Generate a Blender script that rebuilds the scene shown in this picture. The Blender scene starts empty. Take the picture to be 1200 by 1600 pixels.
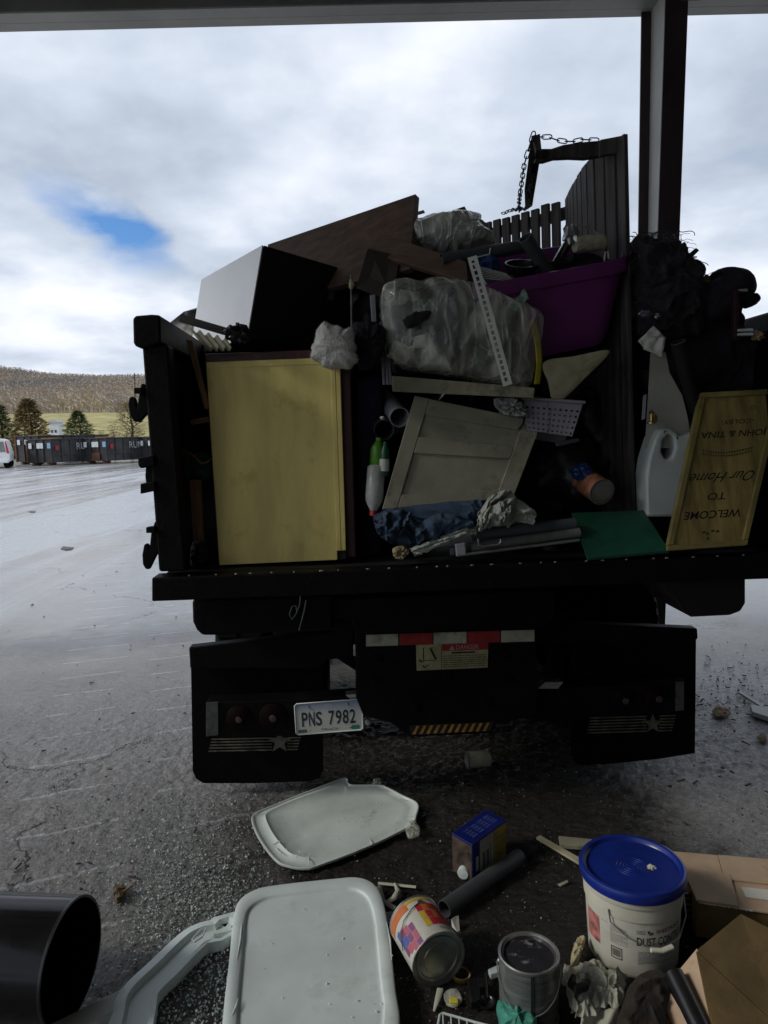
import bpy, bmesh, math, random
from mathutils import Vector, Matrix, noise
random.seed(7)
V = Vector
scn = bpy.context.scene
C = scn.collection
# ------------------------------------------------------------------ camera
F, PITCH, ROLL, EYE = 1110.0, math.radians(6.17), 0.024, 1.66
cf = V((0, math.cos(PITCH), -math.sin(PITCH)))
u0 = V((0, math.sin(PITCH), math.cos(PITCH)))
cu = (u0*math.cos(ROLL) + V((1, 0, 0))*math.sin(ROLL))
cr = (V((1, 0, 0))*math.cos(ROLL) - u0*math.sin(ROLL))
O = V((0, 0, EYE))
cam_d = bpy.data.cameras.new('camera'); cam = bpy.data.objects.new('camera', cam_d); C.objects.link(cam)
cam_d.sensor_fit = 'VERTICAL'; cam_d.sensor_height = 36; cam_d.lens = F/1600*36
cam_d.clip_start = 0.05; cam_d.clip_end = 3000
cam.matrix_world = Matrix(((cr.x, cu.x, -cf.x, O.x), (cr.y, cu.y, -cf.y, O.y), (cr.z, cu.z, -cf.z, O.z), (0, 0, 0, 1)))
scn.camera = cam
# ------------------------------------------------------------------ world: nishita sky behind a broken overcast
SUN_EL, SUN_AZ = math.radians(34), math.radians(-104)      # azimuth from +Y, negative = left
world = bpy.data.worlds.new('World'); scn.world = world; world.use_nodes = True
wn = world.node_tree; wn.nodes.clear()
def N(nt, t, **k):
    n = nt.nodes.new(t)
    for a, b in k.items():
        if a == 'inp':
            for i, v in b.items(): n.inputs[i].default_value = v
        else: setattr(n, a, b)
    return n
def L(nt, a, b): nt.links.new(a, b)
def mth(nt, op, a, b=None, c=None, clamp=False):
    n = nt.nodes.new('ShaderNodeMath'); n.operation = op; n.use_clamp = clamp
    for i, v in enumerate((a, b, c)):
        if v is None: continue
        if isinstance(v, (int, float)): n.inputs[i].default_value = v
        else: nt.links.new(v, n.inputs[i])
    return n.outputs[0]
def ramp(nt, f, stops):
    n = nt.nodes.new('ShaderNodeValToRGB'); e = n.color_ramp.elements
    while len(e) < len(stops): e.new(0.5)
    for i, (p, c) in enumerate(stops):
        e[i].position = p; e[i].color = (c[0], c[1], c[2], 1) if not isinstance(c, (int, float)) else (c, c, c, 1)
    nt.links.new(f, n.inputs[0]); return n.outputs[0]
def mixc(nt, f, a, b, mode='MIX'):
    n = nt.nodes.new('ShaderNodeMix'); n.data_type = 'RGBA'; n.blend_type = mode
    for s, v in ((n.inputs[0], f), (n.inputs[6], a), (n.inputs[7], b)):
        if isinstance(v, (int, float)): s.default_value = v
        elif isinstance(v, tuple): s.default_value = (v[0], v[1], v[2], 1)
        else: nt.links.new(v, s)
    return n.outputs[2]
sky = N(wn, 'ShaderNodeTexSky', sky_type='NISHITA', sun_disc=False, sun_elevation=SUN_EL, sun_rotation=SUN_AZ)
tc = N(wn, 'ShaderNodeTexCoord')
sep = N(wn, 'ShaderNodeSeparateXYZ'); L(wn, tc.outputs['Generated'], sep.inputs[0])
zz = mth(wn, 'ADD', mth(wn, 'MAXIMUM', sep.outputs[2], 0.0), 0.22)
cmb = N(wn, 'ShaderNodeCombineXYZ')
L(wn, mth(wn, 'DIVIDE', sep.outputs[0], zz), cmb.inputs[0]); L(wn, mth(wn, 'DIVIDE', sep.outputs[1], zz), cmb.inputs[1])
n1 = N(wn, 'ShaderNodeTexNoise', inp={'Scale': 1.05, 'Detail': 7.0, 'Roughness': 0.5, 'Distortion': 0.15}); L(wn, cmb.outputs[0], n1.inputs['Vector'])
n2 = N(wn, 'ShaderNodeTexNoise', inp={'Scale': 2.8, 'Detail': 6.0, 'Roughness': 0.52}); L(wn, cmb.outputs[0], n2.inputs['Vector'])
cl = mth(wn, 'ADD', mth(wn, 'MULTIPLY', n1.outputs[0], 0.72), mth(wn, 'MULTIPLY', n2.outputs[0], 0.28))
cloud = ramp(wn, cl, [(0.32, (2.9, 3.5, 4.4)), (0.42, (4.0, 4.6, 5.5)), (0.50, (5.4, 6.0, 7.0)), (0.57, (7.2, 7.6, 8.4)), (0.65, (9.2, 9.3, 9.7))])
# a rift of clear sky low on the left
hd = (cr*((172-600)/F) + cu*((800-368)/F) + cf).normalized()
hx = V((hd.y, -hd.x, 0)).normalized(); hy = hx.cross(hd)
def dotn(v):
    n = wn.nodes.new('ShaderNodeVectorMath'); n.operation = 'DOT_PRODUCT'; L(wn, tc.outputs['Generated'], n.inputs[0]); n.inputs[1].default_value = v; return n.outputs['Value']
a = mth(wn, 'ADD', dotn(hx), mth(wn, 'MULTIPLY', mth(wn, 'SUBTRACT', n2.outputs[0], 0.5), 0.22))
b = mth(wn, 'ADD', mth(wn, 'ADD', dotn(hy), mth(wn, 'MULTIPLY', a, 0.42)), mth(wn, 'MULTIPLY', mth(wn, 'SUBTRACT', n1.outputs[0], 0.5), 0.16))
dd = mth(wn, 'SQRT', mth(wn, 'ADD', mth(wn, 'POWER', mth(wn, 'DIVIDE', a, 0.050), 2.0), mth(wn, 'POWER', mth(wn, 'DIVIDE', b, 0.019), 2.0)))
hole = mth(wn, 'POWER', mth(wn, 'MULTIPLY', mth(wn, 'SUBTRACT', 2.0, dd), 0.72, clamp=True), 1.3)
thin = mth(wn, 'MULTIPLY', mth(wn, 'SUBTRACT', 0.40, n1.outputs[0]), 3.0, clamp=True)
front = mth(wn, 'GREATER_THAN', dotn(hd), 0.5)
hole = mth(wn, 'MAXIMUM', mth(wn, 'MULTIPLY', hole, front), mth(wn, 'MULTIPLY', thin, 0.5))
skyc = mixc(wn, 1.0, sky.outputs[0], (0.55, 0.88, 1.28), 'MULTIPLY')
fin = mixc(wn, hole, cloud, skyc)
bg = N(wn, 'ShaderNodeBackground', inp={'Strength': 0.118}); L(wn, fin, bg.inputs[0])
wo = N(wn, 'ShaderNodeOutputWorld'); L(wn, bg.outputs[0], wo.inputs[0])
# ------------------------------------------------------------------ sun (through cloud)
sd = bpy.data.lights.new('sun', 'SUN'); sd.energy = 1.5; sd.angle = math.radians(14); sd.color = (1, 0.95, 0.88)
so = bpy.data.objects.new('sun', sd); C.objects.link(so)
sv = V((math.sin(SUN_AZ)*math.cos(SUN_EL), math.cos(SUN_AZ)*math.cos(SUN_EL), math.sin(SUN_EL)))
so.rotation_euler = sv.to_track_quat('Z', 'Y').to_euler(); so.location = (-20, 20, 30)
scn.view_settings.view_transform = 'Standard'; scn.view_settings.look = 'None'
scn.view_settings.exposure = 0.08; scn.view_settings.gamma = 1.0; scn.view_settings.use_curve_mapping = False

# ------------------------------------------------------------------ helpers
YAW = 0.046
FW = V((-YAW, 1, 0)).normalized(); RT = V((1, YAW, 0)).normalized(); UP = V((0, 0, 1))
def ray(px, py): return cr*((px-600)/F) + cu*((800-py)/F) + cf
def P(px, py, Y):                         # point of a sight line on the vertical plane y = Y
    d = ray(px, py); return O + d*(Y/d.y)
def T(px, py, d0):                        # the same on the truck's own (slightly turned) cross plane
    d = ray(px, py); return O + d*(d0/(d.y - YAW*d.x))
def G(px, py, z=0.0):                     # on a level plane
    d = ray(px, py); return O + d*((z-EYE)/d.z)
OFF = {}
def thing(name, label, cat, loc, group=None):
    o = bpy.data.objects.new(name, None); C.objects.link(o); o.location = loc; o.empty_display_size = 0.05
    o['label'] = label; o['category'] = cat
    if group: o['group'] = group
    OFF[o.name] = V(loc); return o
class MB:
    def __init__(s): s.v = []; s.f = []
    def add(s, vs, fs):
        n = len(s.v); s.v += [V(p) for p in vs]; s.f += [tuple(i+n for i in f) for f in fs]; return s
    def hexa(s, a, u, v, w):
        a, u, v, w = V(a), V(u), V(v), V(w)
        if u.cross(v).dot(w) < 0: u, v = v, u
        return s.add([a, a+u, a+u+v, a+v, a+w, a+u+w, a+u+v+w, a+v+w], [(3, 2, 1, 0), (4, 5, 6, 7), (0, 1, 5, 4), (1, 2, 6, 5), (2, 3, 7, 6), (3, 0, 4, 7)])
    def box(s, c, size, m=None):
        m = m or Matrix.Identity(3); x, y, z = (m @ V((size[0], 0, 0)), m @ V((0, size[1], 0)), m @ V((0, 0, size[2])))
        return s.hexa(V(c)-x/2-y/2-z/2, x, y, z)
    def slab(s, q, vec):
        q = [V(p) for p in q]; vec = V(vec); return s.prism(q, vec)
    def prism(s, pts, vec):
        pts = [V(p) for p in pts]; vec = V(vec); n = len(pts)
        nr = V((0, 0, 0))
        for i in range(n): nr += pts[i].cross(pts[(i+1) % n])
        if nr.dot(vec) > 0: pts = pts[::-1]
        vs = pts + [p+vec for p in pts]
        return s.add(vs, [tuple(range(n)), tuple(range(2*n-1, n-1, -1))] + [(i, n+i, n+(i+1) % n, (i+1) % n)[::1] for i in range(n)])
    def tube(s, path, r, n=12, cap=True, closed=False, flat=None):
        path = [V(p) for p in path]; m = len(path)
        rs = r if isinstance(r, (list, tuple)) else [r]*m
        up = None; base = len(s.v); fl = flat or (1, 1)
        for i, p in enumerate(path):
            if closed: t = (path[(i+1) % m]-path[i-1])
            else: t = path[min(i+1, m-1)]-path[max(i-1, 0)]
            t.normalize()
            if up is None: up = V((0, 0, 1)) if abs(t.z) < 0.9 else V((0, 1, 0))
            x = up.cross(t)
            if x.length < 1e-5: x = V((1, 0, 0)).cross(t)
            x.normalize(); y = t.cross(x); up = y
            for k in range(n):
                q = 2*math.pi*k/n; s.v.append(p + x*(math.cos(q)*rs[i]*fl[0]) + y*(math.sin(q)*rs[i]*fl[1]))
        for i in range(m if closed else m-1):
            j = (i+1) % m
            for k in range(n): s.f.append((base+i*n+k, base+i*n+(k+1) % n, base+j*n+(k+1) % n, base+j*n+k))
        if cap and not closed:
            s.f.append(tuple(base+k for k in range(n))[::-1]); s.f.append(tuple(base+(m-1)*n+k for k in range(n)))
        return s
    def lathe(s, prof, org, axis=(0, 0, 1), n=40, xref=None, close=False):
        org, ax = V(org), V(axis).normalized(); x = V(xref) if xref else (V((1, 0, 0)) if abs(ax.x) < 0.9 else V((0, 1, 0)))
        x = (x-ax*x.dot(ax)).normalized(); y = ax.cross(x); base = len(s.v); m = len(prof)
        for r, h in prof:
            for k in range(n):
                q = 2*math.pi*k/n; s.v.append(org+ax*h+x*(r*math.cos(q))+y*(r*math.sin(q)))
        for i in range(m-1):
            for k in range(n): s.f.append((base+i*n+k, base+i*n+(k+1) % n, base+(i+1)*n+(k+1) % n, base+(i+1)*n+k))
        if prof[0][0] > 1e-4 and close: s.f.append(tuple(base+k for k in range(n))[::-1])
        if prof[-1][0] > 1e-4 and close: s.f.append(tuple(base+(m-1)*n+k for k in range(n)))
        return s
    def grid(s, fn, nu, nv):
        base = len(s.v)
        for j in range(nv+1):
            for i in range(nu+1): s.v.append(V(fn(i/nu, j/nv)))
        for j in range(nv):
            for i in range(nu): a = base+j*(nu+1)+i; s.f.append((a, a+1, a+nu+2, a+nu+1))
        return s
    def mesh(s, name, off=V((0, 0, 0)), smooth=0):
        me = bpy.data.meshes.new(name); me.from_pydata([p-off for p in s.v], [], s.f); me.validate()
        bm = bmesh.new(); bm.from_mesh(me); bmesh.ops.recalc_face_normals(bm, faces=bm.faces); bm.to_mesh(me); bm.free()
        if smooth:
            me.shade_smooth()
            me.set_sharp_from_angle(angle=math.radians(smooth))
        return me
    def build(s, name, mat, parent=None, label=None, cat=None, group=None, kind=None, smooth=0, bevel=0, weld=0, sub=0):
        if parent is not None: off = OFF[parent.name]
        else:
            lo = V((min(p.x for p in s.v), min(p.y for p in s.v), min(p.z for p in s.v))); hi = V((max(p.x for p in s.v), max(p.y for p in s.v), 0))
            off = V(((lo.x+hi.x)/2, (lo.y+hi.y)/2, lo.z))
        o = bpy.data.objects.new(name, s.mesh(name, off, smooth)); C.objects.link(o)
        o.data.materials.append(mat)
        if parent is not None: o.parent = parent
        else: o.location = off
        OFF[o.name] = off
        if label: o['label'] = label
        if cat: o['category'] = cat
        if group: o['group'] = group
        if kind: o['kind'] = kind
        if weld: m = o.modifiers.new('weld', 'WELD'); m.merge_threshold = weld
        if bevel:
            m = o.modifiers.new('bevel', 'BEVEL'); m.width = bevel; m.segments = 2; m.limit_method = 'ANGLE'; m.angle_limit = math.radians(40)
        if sub: m = o.modifiers.new('sub', 'SUBSURF'); m.levels = sub; m.render_levels = sub
        return o
def tri_up(q, u, v):                       # bilinear on four corners TL TR BR BL
    return (q[0]*(1-u)+q[1]*u)*(1-v) + (q[3]*(1-u)+q[2]*u)*v
def qnorm(q):
    n = (q[1]-q[0]).cross(q[3]-q[0]).normalized()
    return n if n.dot(O-q[0]) > 0 else -n   # towards the side we look at
def smooth_outline(pts, n):
    m = len(pts); out = []
    for k in range(n):
        t = k/n*m; i = int(t); f = t-i
        a, b, c, d = pts[(i-1) % m], pts[i % m], pts[(i+1) % m], pts[(i+2) % m]
        out.append(0.5*((2*b)+(c-a)*f+(2*a-5*b+4*c-d)*f*f+(3*b-a-3*c+d)*f**3))
    return out
def wrinkle(p, sc, amp, seed=0.0):
    q = p*sc+V((seed, seed*1.7, seed*0.6))
    w = noise.noise_vector(q*0.7)*0.9
    a = max(0, 1-1.3*abs(noise.noise(q+w))); b2 = max(0, 1-1.3*abs(noise.noise(q*2.1+w*1.6+V((5, 1, 2))))); c2 = max(0, 1-1.3*abs(noise.noise(q*4.6+w*2.5+V((1, 7, 3)))))
    return amp*((a**3)*0.75+(b2**3)*0.42+(c2**3)*0.20-0.5)
def inflate(mb, pts, tf, tb, rings=16, n=96, sc=9, amp=0.012, seed=0.0, dirv=None, power=0.5, jag=0.0):
    """a stuffed body from its outline: swells by tf towards dirv and tb away from it"""
    pts = smooth_outline([V(p) for p in pts], n); c = sum(pts, V((0, 0, 0)))/n
    dv = V(dirv).normalized() if dirv else V((0, -1, 0)); base = len(mb.v)
    if jag:
        pts = [p+(p-c).normalized()*noise.noise(p*30+V((seed, 0, 0)))*jag for p in pts]
    def ring(s, off):
        for p in pts:
            q = c+(p-c)*s+dv*off
            e = (p-c).normalized()*(s)+dv*(off/max(tf, tb, 1e-4))
            if e.length > 0: e.normalize()
            k = min(1.0, 3*(1-s)+0.25)
            mb.v.append(q+e*wrinkle(q, sc, amp, seed)*k)
    for i in range(-rings, rings+1):
        t = i/rings; off = (tf if t > 0 else tb)*(1 if t > 0 else -1)*(math.sin(abs(t)*math.pi/2)**(power*1.6)) if t else 0
        ring(max(math.cos(abs(t)*math.pi/2)**0.75, 0.004), off)
    for i in range(2*rings):
        for k in range(n): mb.f.append((base+i*n+k, base+i*n+(k+1) % n, base+(i+1)*n+(k+1) % n, base+(i+1)*n+k))
    mb.f.append(tuple(base+k for k in range(n))[::-1]); mb.f.append(tuple(base+2*rings*n+k for k in range(n)))
    return mb
def lump(mb, c, r, amp=0.15, sc=3.0, n=26, seed=0.0, wr=0.0, wsc=12, flat=None):
    """an uneven closed lump; r = radii"""
    c = V(c); base = len(mb.v); m = n//2
    for j in range(m+1):
        th = math.pi*j/m
        for i in range(n):
            ph = 2*math.pi*i/n; d = V((math.sin(th)*math.cos(ph), math.sin(th)*math.sin(ph), math.cos(th)))
            k = 1+amp*noise.noise(d*sc*0.5+V((seed, seed, -seed)))*1.6
            p = V((d.x*r[0]*k, d.y*r[1]*k, d.z*r[2]*k))
            if wr: p += d*wrinkle(c+p, wsc, wr, seed)
            if flat is not None and c.z+p.z < flat: p.z = flat-c.z+0.0005*random.random()
            mb.v.append(c+p)
    for j in range(m):
        for i in range(n): mb.f.append((base+j*n+i, base+j*n+(i+1) % n, base+(j+1)*n+(i+1) % n, base+(j+1)*n+i))
    return mb
_tx = {}
def text_geo(s, shear=0.0, bold=0.0):
    k = (s, shear, bold)
    if k in _tx: return _tx[k]
    cu_ = bpy.data.curves.new('t', 'FONT'); cu_.body = s; cu_.shear = shear; cu_.offset = bold; cu_.resolution_u = 3
    ob = bpy.data.objects.new('t', cu_); C.objects.link(ob); dg = bpy.context.evaluated_depsgraph_get()
    me = bpy.data.meshes.new_from_object(ob.evaluated_get(dg))
    vs = [v.co.copy() for v in me.vertices]; fs = [tuple(p.vertices) for p in me.polygons]
    bpy.data.objects.remove(ob); bpy.data.curves.remove(cu_); bpy.data.meshes.remove(me)
    x0, x1 = min(v.x for v in vs), max(v.x for v in vs); y0, y1 = min(v.y for v in vs), max(v.y for v in vs)
    vs = [((v.x-x0)/(x1-x0), (v.y-y0)/(y1-y0)) for v in vs]; _tx[k] = (vs, fs); return _tx[k]
def text_on(mb, s, fn, u0, v0, u1, v1, shear=0.0, bold=0.0):
    """letters between (u0,v0) top left and (u1,v1) bottom right of a surface fn(u,v)"""
    vs, fs = text_geo(s, shear, bold)
    return mb.add([fn(u0+(u1-u0)*x, v1+(v0-v1)*y) for x, y in vs], fs)
def quad_on(mb, fn, u0, v0, u1, v1, n=1):
    for i in range(n):
        a, b2 = u0+(u1-u0)*i/n, u0+(u1-u0)*(i+1)/n
        mb.add([fn(a, v0), fn(b2, v0), fn(b2, v1), fn(a, v1)], [(0, 1, 2, 3)])
    return mb

# ------------------------------------------------------------------ materials
MATS = {}
def M(name, col, rough=0.6, metal=0.0, var=0.18, scale=6.0, bump=0.0, bscale=60.0, dirt=None, damt=0.5, dscale=7.0, spec=0.5, trans=0.0, alpha=1.0, stretch=None, coat=0.0, rvar=0.15):
    if name in MATS: return MATS[name]
    m = bpy.data.materials.new(name); m.use_nodes = True; nt = m.node_tree; bs = nt.nodes['Principled BSDF']
    tcn = N(nt, 'ShaderNodeTexCoord'); mp = N(nt, 'ShaderNodeMapping'); L(nt, tcn.outputs['Object'], mp.inputs[0])
    if stretch: mp.inputs['Scale'].default_value = stretch
    nz = N(nt, 'ShaderNodeTexNoise', inp={'Scale': scale, 'Detail': 6.0, 'Roughness': 0.6}); L(nt, mp.outputs[0], nz.inputs['Vector'])
    lo = tuple(max(0, c*(1-var*1.6)) for c in col); hi = tuple(min(1, c*(1+var*1.4)) for c in col)
    cc = ramp(nt, nz.outputs[0], [(0.3, lo), (0.7, hi)])
    if dirt:
        dz = N(nt, 'ShaderNodeTexNoise', inp={'Scale': dscale, 'Detail': 9.0, 'Roughness': 0.68}); L(nt, tcn.outputs['Object'], dz.inputs['Vector'])
        c0 = 0.5+(0.5-damt)*0.4
        cc = mixc(nt, ramp(nt, dz.outputs[0], [(c0, 0.0), (c0+0.16, 1.0)]), cc, dirt)
    L(nt, cc, bs.inputs['Base Color'])
    rz = mth(nt, 'ADD', rough-rvar*0.5, mth(nt, 'MULTIPLY', nz.outputs[0], rvar), clamp=True); L(nt, rz, bs.inputs['Roughness'])
    bs.inputs['Metallic'].default_value = metal; bs.inputs['Specular IOR Level'].default_value = spec
    bs.inputs['Transmission Weight'].default_value = trans; bs.inputs['Alpha'].default_value = alpha; bs.inputs['Coat Weight'].default_value = coat
    if bump:
        bz = N(nt, 'ShaderNodeTexNoise', inp={'Scale': bscale, 'Detail': 5.0, 'Roughness': 0.6}); L(nt, mp.outputs[0], bz.inputs['Vector'])
        bn = N(nt, 'ShaderNodeBump', inp={'Strength': bump, 'Distance': 0.01}); L(nt, bz.outputs[0], bn.inputs['Height']); L(nt, bn.outputs[0], bs.inputs['Normal'])
    MATS[name] = m; return m
steel = M('truck_steel', (0.0035, 0.0033, 0.0038), 0.55, 0.0, 0.4, 5, 0.25, 40, dirt=(0.009, 0.007, 0.006), damt=0.35, dscale=9, spec=0.12)
rust = M('rusty_steel', (0.011, 0.0075, 0.006), 0.75, 0.0, 0.4, 9, 0.3, 60)
rubber = M('black_rubber', (0.0032, 0.0032, 0.0035), 0.75, 0, 0.3, 12, 0.15, 80, dirt=(0.008, 0.0075, 0.007), damt=0.25, spec=0.10)
blackpl = M('black_plastic', (0.012, 0.012, 0.013), 0.28, 0, 0.3, 8, 0.05, 50)
blackmat = M('dull_black', (0.006, 0.0055, 0.0065), 0.8, 0, 0.4, 10, 0.2, 60)
whitepl = M('white_plastic', (0.59, 0.655, 0.635), 0.38, 0, 0.08, 4, 0.05, 30, dirt=(0.47, 0.52, 0.49), damt=0.35, dscale=5)
whitetr = M('cloudy_plastic', (0.58, 0.64, 0.60), 0.35, 0, 0.12, 5, 0.06, 25, dirt=(0.36, 0.38, 0.34), damt=0.3, dscale=10)
cream = M('cream_paint', (0.80, 0.66, 0.22), 0.55, 0, 0.12, 3.0, 0.08, 120, dirt=(0.56, 0.40, 0.09), damt=0.34, dscale=5, stretch=(3, 3, 0.6))
mahog = M('dark_mahogany', (0.060, 0.014, 0.012), 0.4, 0, 0.35, 5, 0.1, 60, stretch=(8, 8, 0.6))
brownwd = M('brown_veneer', (0.105, 0.062, 0.042), 0.5, 0, 0.3, 4, 0.1, 70, stretch=(1, 6, 6), dirt=(0.06, 0.033, 0.022), damt=0.3)
edgewd = M('raw_wood_edge', (0.32, 0.21, 0.12), 0.7, 0, 0.25, 20, 0.2, 80)
lumber = M('old_lumber', (0.24, 0.135, 0.062), 0.75, 0, 0.3, 6, 0.3, 60, stretch=(8, 8, 0.7), dirt=(0.06, 0.035, 0.02), damt=0.3)
swingwd = M('weathered_swing_wood', (0.062, 0.052, 0.047), 0.7, 0, 0.5, 5, 0.55, 26, stretch=(7, 7, 0.5))
greywd = M('greenish_grey_board', (0.26, 0.25, 0.17), 0.7, 0, 0.25, 5, 0.25, 50, dirt=(0.07, 0.065, 0.045), damt=0.42, dscale=9)
shaker = M('grubby_putty_paint', (0.28, 0.265, 0.19), 0.6, 0, 0.16, 5, 0.18, 60, dirt=(0.12, 0.11, 0.075), damt=0.35, dscale=11)
purple = M('purple_plastic', (0.115, 0.014, 0.105), 0.45, 0, 0.15, 5, 0.05, 50, dirt=(0.16, 0.06, 0.15), damt=0.12, dscale=12)
galv = M('galvanised', (0.42, 0.43, 0.43), 0.35, 0.85, 0.15, 9, 0.08, 40)
chrome = M('bright_wire', (0.6, 0.6, 0.6), 0.22, 0.95, 0.1, 9)
whitepaint = M('white_painted_metal', (0.66, 0.68, 0.60), 0.45, 0, 0.08, 9, 0.05, 60)
fluff = M('white_stuffing', (0.66, 0.66, 0.61), 0.95, 0, 0.15, 30, 1.0, 110)
navy = M('navy_cloth', (0.035, 0.062, 0.105), 0.9, 0, 0.3, 12, 0.35, 90)
greycloth = M('pale_grey_cloth', (0.36, 0.38, 0.33), 0.85, 0, 0.15, 10, 0.3, 80)
blackcloth = M('black_cloth', (0.010, 0.010, 0.014), 0.95, 0, 0.4, 12, 0.4, 70)
greenpl = M('green_board', (0.008, 0.075, 0.043), 0.45, 0, 0.2, 8, 0.1, 90)
tanfoam = M('tan_carpet_back', (0.36, 0.34, 0.21), 0.9, 0, 0.15, 12, 0.4, 120)
card = M('cardboard', (0.50, 0.36, 0.24), 0.8, 0, 0.10, 8, 0.12, 90, dirt=(0.24, 0.155, 0.09), damt=0.25)
cardwet = M('wet_cardboard', (0.135, 0.090, 0.032), 0.7, 0, 0.3, 5, 0.2, 70, dirt=(0.075, 0.05, 0.018), damt=0.42)
paper = M('white_paper', (0.62, 0.62, 0.55), 0.85, 0, 0.08, 8)
tan = M('tan_leaf', (0.34, 0.24, 0.14), 0.8, 0, 0.3, 15)
bluelid = M('blue_lid_plastic', (0.009, 0.024, 0.20), 0.30, 0, 0.15, 6, 0.05, 40)
bucketwh = M('bucket_white', (0.60, 0.58, 0.47), 0.45, 0, 0.08, 5, 0.05, 40, dirt=(0.30, 0.28, 0.20), damt=0.2, dscale=10)
tin = M('tin_plate', (0.38, 0.38, 0.36), 0.33, 0.8, 0.2, 12, 0.06, 60)
ink = M('black_ink', (0.012, 0.012, 0.013), 0.6, 0, 0.1, 10)
greyink = M('grey_ink', (0.20, 0.20, 0.20), 0.6, 0, 0.1, 30)
redp = M('red_print', (0.30, 0.02, 0.025), 0.5, 0, 0.2, 12)
redl = M('tail_light_red', (0.006, 0.0012, 0.0012), 0.6, 0, 0.2, 10, spec=0.1)
redcap = M('red_cap', (0.42, 0.02, 0.02), 0.4, 0, 0.1, 10)
yel = M('yellow_plastic', (0.62, 0.55, 0.05), 0.45, 0, 0.15, 10)
hazy = M('hazard_yellow', (0.32, 0.17, 0.02), 0.55, 0, 0.35, 20)
teal = M('teal_cloth', (0.03, 0.17, 0.13), 0.85, 0, 0.2, 12, 0.3, 70)
glasspl = M('clear_bottle', (0.55, 0.57, 0.54), 0.2, 0, 0.15, 20, 0.2, 40, alpha=0.7)
brass = M('brass', (0.42, 0.30, 0.10), 0.3, 0.9, 0.2, 12)
pvc = M('grey_pvc', (0.30, 0.30, 0.33), 0.4, 0, 0.1, 8)
slate = M('dark_grey_pipe', (0.055, 0.058, 0.062), 0.5, 0, 0.2, 8, 0.08, 40)
shedgrey = M('shed_pale_lit_steel', (0.46, 0.46, 0.44), 0.55, 0, 0.12, 2, 0.05, 20)  # pale steel; also paints the sky-lit web of the column
sheddark = M('shed_dark_shaded_steel', (0.040, 0.026, 0.028), 0.55, 0, 0.2, 3, 0.1, 20)  # dark steel tone; holds the shade of the column flanges
unseenw = M('unseen_dark_wall', (0.20, 0.19, 0.175), 0.8, 0, 0.3, 0.6, 0.1, 4)  # tone of the unseen walls, set dark to cut light on the load
rooflin = M('roof_liner_grey', (0.58, 0.58, 0.56), 0.6, 0, 0.1, 1)
# bags: thin film, part see-through
def film(name, col, tr, rough=0.12, wr=7.0, bump=0.6, rot=0.6):
    """thin creased film: mostly see-through, milky along its folds, with a sharp gloss"""
    m = bpy.data.materials.new(name); m.use_nodes = True; nt = m.node_tree; bs = nt.nodes['Principled BSDF']; out = nt.nodes['Material Output']
    tcn = N(nt, 'ShaderNodeTexCoord'); mp = N(nt, 'ShaderNodeMapping'); mp.inputs['Rotation'].default_value = (0, rot, 0); mp.inputs['Scale'].default_value = (1.6, 1.0, 0.45); L(nt, tcn.outputs['Object'], mp.inputs[0])
    def ridge(sc, dist, pw):
        nz = N(nt, 'ShaderNodeTexNoise', inp={'Scale': sc, 'Detail': 2.0, 'Roughness': 0.5, 'Distortion': dist}); L(nt, mp.outputs[0], nz.inputs['Vector'])
        return mth(nt, 'POWER', mth(nt, 'SUBTRACT', 1.0, mth(nt, 'ABSOLUTE', mth(nt, 'MULTIPLY', mth(nt, 'SUBTRACT', nz.outputs[0], 0.5), 5.0)), clamp=True), pw)
    r1, r2 = ridge(wr, 0.8, 4.0), ridge(wr*2.4, 0.6, 4.0)
    rg_ = mth(nt, 'ADD', mth(nt, 'MULTIPLY', r1, 0.7), mth(nt, 'MULTIPLY', r2, 0.4), clamp=True)
    bs.inputs['Base Color'].default_value = (*col, 1)
    bs.inputs['Roughness'].default_value = rough; bs.inputs['Specular IOR Level'].default_value = 1.0; bs.inputs['Coat Weight'].default_value = 0.6; bs.inputs['Coat Roughness'].default_value = 0.06
    bn = N(nt, 'ShaderNodeBump', inp={'Strength': bump, 'Distance': 0.010}); L(nt, rg_, bn.inputs['Height']); L(nt, bn.outputs[0], bs.inputs['Normal']); L(nt, bn.outputs[0], bs.inputs['Coat Normal'])
    lw = N(nt, 'ShaderNodeLayerWeight', inp={'Blend': 0.35})
    tr_ = N(nt, 'ShaderNodeBsdfTransparent'); ms = N(nt, 'ShaderNodeMixShader')
    f = mth(nt, 'SUBTRACT', mth(nt, 'SUBTRACT', tr, mth(nt, 'MULTIPLY', rg_, 0.5)), mth(nt, 'MULTIPLY', lw.outputs['Facing'], 0.30), clamp=True)
    L(nt, f, ms.inputs[0]); L(nt, bs.outputs[0], ms.inputs[1]); L(nt, tr_.outputs[0], ms.inputs[2]); L(nt, ms.outputs[0], out.inputs['Surface'])
    return m
clearbag = film('clear_bag_film', (0.76, 0.78, 0.66), 0.91, 0.10, 3.0, 0.8)
whitebag = film('milky_bag_film', (0.66, 0.67, 0.58), 0.66, 0.16, 4.0, 0.8, -0.9)

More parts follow.
